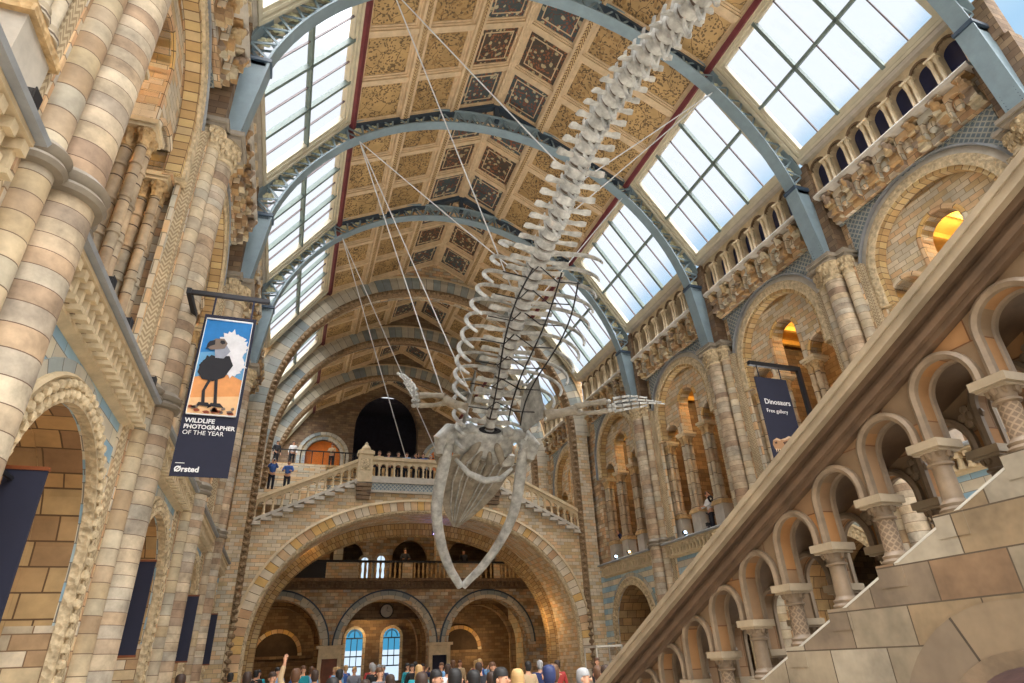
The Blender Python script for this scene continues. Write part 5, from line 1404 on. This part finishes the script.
BLK=(.10,.09,.09);DKB=(.22,.15,.11);BRH=(.36,.24,.15);BLD=(.72,.58,.38);GRH=(.6,.6,.6);NAV=(.14,.19,.36);BLU=(.22,.36,.62);WHT=(.86,.86,.86);TEAL=(.12,.55,.60);GRY=(.45,.46,.50);REDC=(.62,.20,.18);DRK=(.14,.14,.17);LBL=(.5,.68,.85);BEI=(.72,.62,.48)
U='crowd on the hall floor'
CR=[ # x,y,turn,height,pose,jacket,hair,hair length,label
(0.62,8.4,3.0,.93,'stand',DRK,BLK,.02,'dark haired person seen from behind, left of the two lit windows'),
(1.12,9.5,2.8,.90,'stand',TEAL,DKB,.02,'person in teal near the left arched window'),
(1.75,11.5,3.3,.92,'stand',DRK,DKB,.02,'person in dark jacket between the two lit windows'),
(1.62,8.2,3.1,.94,'stand',GRY,DKB,.02,'person with brown hair under the clock arch'),
(1.98,9.0,3.2,.95,'photo',NAV,BLK,.02,'person in navy raising a phone right of the lit windows'),
(1.88,7.6,2.9,.955,'stand',BLK,BLK,.02,'black haired head among the tallest in front, left of the dark door'),
(2.12,7.7,3.4,.94,'stand',BEI,BLK,.02,'person in beige beside the dark doorcase'),
(2.62,8.6,3.2,.92,'stand',DRK,DKB,.02,'short haired person in front of the dark doorcase'),
(2.3,7.2,3.1,.95,'stand',DRK,BLK,.02,'large dark head in front of the right floor arch'),
(2.62,7.6,3.0,.935,'stand',BEI,BLD,.16,'person with long fair hair in front of the right floor arch'),
(3.05,7.7,3.2,.95,'stand',BLU,NAV,.10,'person in a blue hood left of the display case'),
(3.35,8.3,3.0,.955,'stand',GRY,BRH,.02,'brown haired person behind the blue hooded one'),
(3.55,7.8,3.3,.92,'stand',WHT,GRH,.02,'grey haired person in white next to the display case'),
(4.35,8.8,3.1,.93,'stand',NAV,DKB,.02,'person in navy near the foot of the near stair rail'),
(4.75,9.9,3.0,.92,'stand',REDC,BRH,.10,'person in red near the foot of the near stair rail'),
(-.55,14,3.4,.96,'stand',TEAL,DKB,.02,'person in teal at the far left of the crowd'),
(-.1,15,3.0,.95,'stand',WHT,DKB,.02,'person in white under the left floor arch'),
(.3,13,2.9,.97,'up',BEI,BRH,.02,'person reaching an arm up beside the brown doorcase'),
(.75,15.5,3.2,.95,'stand',REDC,DKB,.1,'person in red under the left floor arch'),
(1.3,16,3.1,.95,'stand',BLU,BLK,.02,'person in blue before the brown door'),
(2.2,16,3.0,.95,'stand',GRY,BRH,.02,'person in grey before the left lit window'),
(2.9,15,3.1,.96,'stand',TEAL,BLD,.12,'fair haired person in teal before the right lit window'),
(3.9,16.5,3.2,.96,'stand',WHT,DKB,.02,'person in white left of the dark doorcase'),
(4.4,15.5,2.9,.96,'photo',DRK,DKB,.02,'person with raised phone at the dark doorcase'),
(5.2,17,3.1,.96,'stand',TEAL,BRH,.1,'person in teal under the right floor arch'),
(5.8,16,3.3,.95,'stand',BEI,BLK,.02,'person in beige under the right floor arch'),
(6.5,17,3.0,.96,'stand',NAV,GRH,.02,'grey haired person in navy under the right floor arch'),
(7.2,17.5,3.1,.95,'stand',REDC,DKB,.1,'person in red under the right floor arch'),
(9.6,20,3.0,.97,'stand',DRK,BRH,.02,'person in dark clothes beside the glass display case'),
(11.6,22,3.2,.97,'stand',NAV,DKB,.02,'person in navy behind the glass display case'),
(-1.2,20,3.1,.97,'stand',DRK,BLK,.02,'person in dark clothes by the left jamb of the bridge'),
(-1.5,12.5,3.3,.96,'stand',NAV,DKB,.02,'person in navy at the foot of the second left pier'),
]
for i,(x,y,rz,h,po,cl_,ha,hl,lb) in enumerate(CR): person(x,y,0,(rz if i%4 else rz-PI+.7),h*(.93 if y<12 else .97),po,cl_,ha,hl,lb,U)
G='visitors on the bridge'
for x,dy,po,cl_,ha,hl,lb in ((3.75,.75,'rail',BEI,BRH,.12,'person beside the left newel post of the bridge'),
 (4.25,.8,'rail',NAV,DKB,.02,'person in navy leaning on the bridge rail'),
 (4.75,.7,'rail',DRK,BLK,.02,'person in black leaning on the bridge rail'),(5.2,.75,'rail',LBL,DKB,.1,'person in pale blue on the bridge, left of the cable'),
 (5.7,.8,'photo',NAV,BLK,.02,'person in navy taking a picture on the bridge'),(6.1,.7,'rail',BLU,BRH,.02,'person in blue on the bridge between the cables'),
 (6.55,.9,'rail',DRK,GRH,.02,'grey haired person on the bridge'),(7.0,.7,'photo',WHT,DKB,.1,'person in white taking a picture on the bridge'),
 (7.4,.8,'rail',REDC,BLK,.02,'person in red on the bridge next to the whale skull'),(7.85,.7,'rail',BEI,BRH,.1,'person in beige on the bridge next to the whale skull')):
    person(x,YB+dy,10.2,random.uniform(-.3,.3),.98,po,cl_,ha,hl,lb,G)
person(-1.5,YB+1.6,9.75,.1,.95,'photo',BLU,GRH,.02,'person in blue on the stairs behind the bridge, left one','visitors on the far stairs')
person(-.75,YB+1.75,9.75,-.1,.95,'rail',BLU,DKB,.02,'person in blue on the stairs behind the bridge, right one','visitors on the far stairs')
person(-1.9,YP+.5,14.1,.4,1.0,'stand',DRK,BLK,.02,'person in dark clothes standing at the landing railing, leftmost','visitors on the raised landing')
person(-.85,YP+.4,14.1,0,1.0,'stand',WHT,DKB,.02,'person in white and navy in front of the left orange doors','visitors on the raised landing')
person(1.75,YP+.4,14.1,-.3,1.0,'rail',BEI,BRH,.1,'person in beige at the railing by the orange doors','visitors on the raised landing')
H_='visitors on the right gallery'
for x,y,po,cl_,ha,hl,lb in ((16.5,29.6,'photo',NAV,DKB,.02,'person in navy on the far right gallery ledge above the blue light'),
 (16.4,21.9,'rail',WHT,BLK,.1,'person in white between shafts of the right gallery'),(16.4,21.35,'photo',DRK,DKB,.02,'person in dark clothes photographing from the right gallery')):
    person(x,y,6.03,-PI/2-.2,.97,po,cl_,ha,hl,lb,H_)
CN=[('black',BLK),('blue',BLU),('white',WHT),('red',REDC),('teal',TEAL),('grey',GRY),('beige',BEI),('navy',NAV),('pale blue',LBL)]
WH=['under the left floor arch','before the brown door','before the left lit window','before the right lit window','by the dark doorcase','under the right floor arch','near the right bridge jamb']
rr_=random.Random(4); seen=set()
for i in range(30):
    wi=i%7; cn,cc=CN[(i*4+i//7)%9]; hc,hn=[(BLK,'black'),(BRH,'brown'),(BLD,'fair'),(GRH,'grey')][(i+i//7)%4]
    y=24+rr_.random()*7; px_=(-1.2+wi*1.95+rr_.random()*1.2); x=px_*y/38.0*1.0
    lb=f'{hn} haired person in {cn} far back in the crowd {WH[wi]}'
    if lb in seen: continue
    seen.add(lb); person(x,y,0,rr_.uniform(-.8,.8)+(0 if i%3 else PI),.97+.06*rr_.random(),'photo' if i%9==4 else 'stand',cc,hc,.12 if i%4==2 else .02,lb,U)
S_='visitors beyond the near stair arcade'
person(6.5,YG-.0,6.32,0,1,'rail',DRK,DKB,.02,'person behind the golden balusters under the bridge','visitors on the gallery under the bridge')
person(10.2,YG+.1,6.32,.2,1,'stand',DRK,BLK,.02,'person in dark clothes on the gallery under the bridge, right part','visitors on the gallery under the bridge')
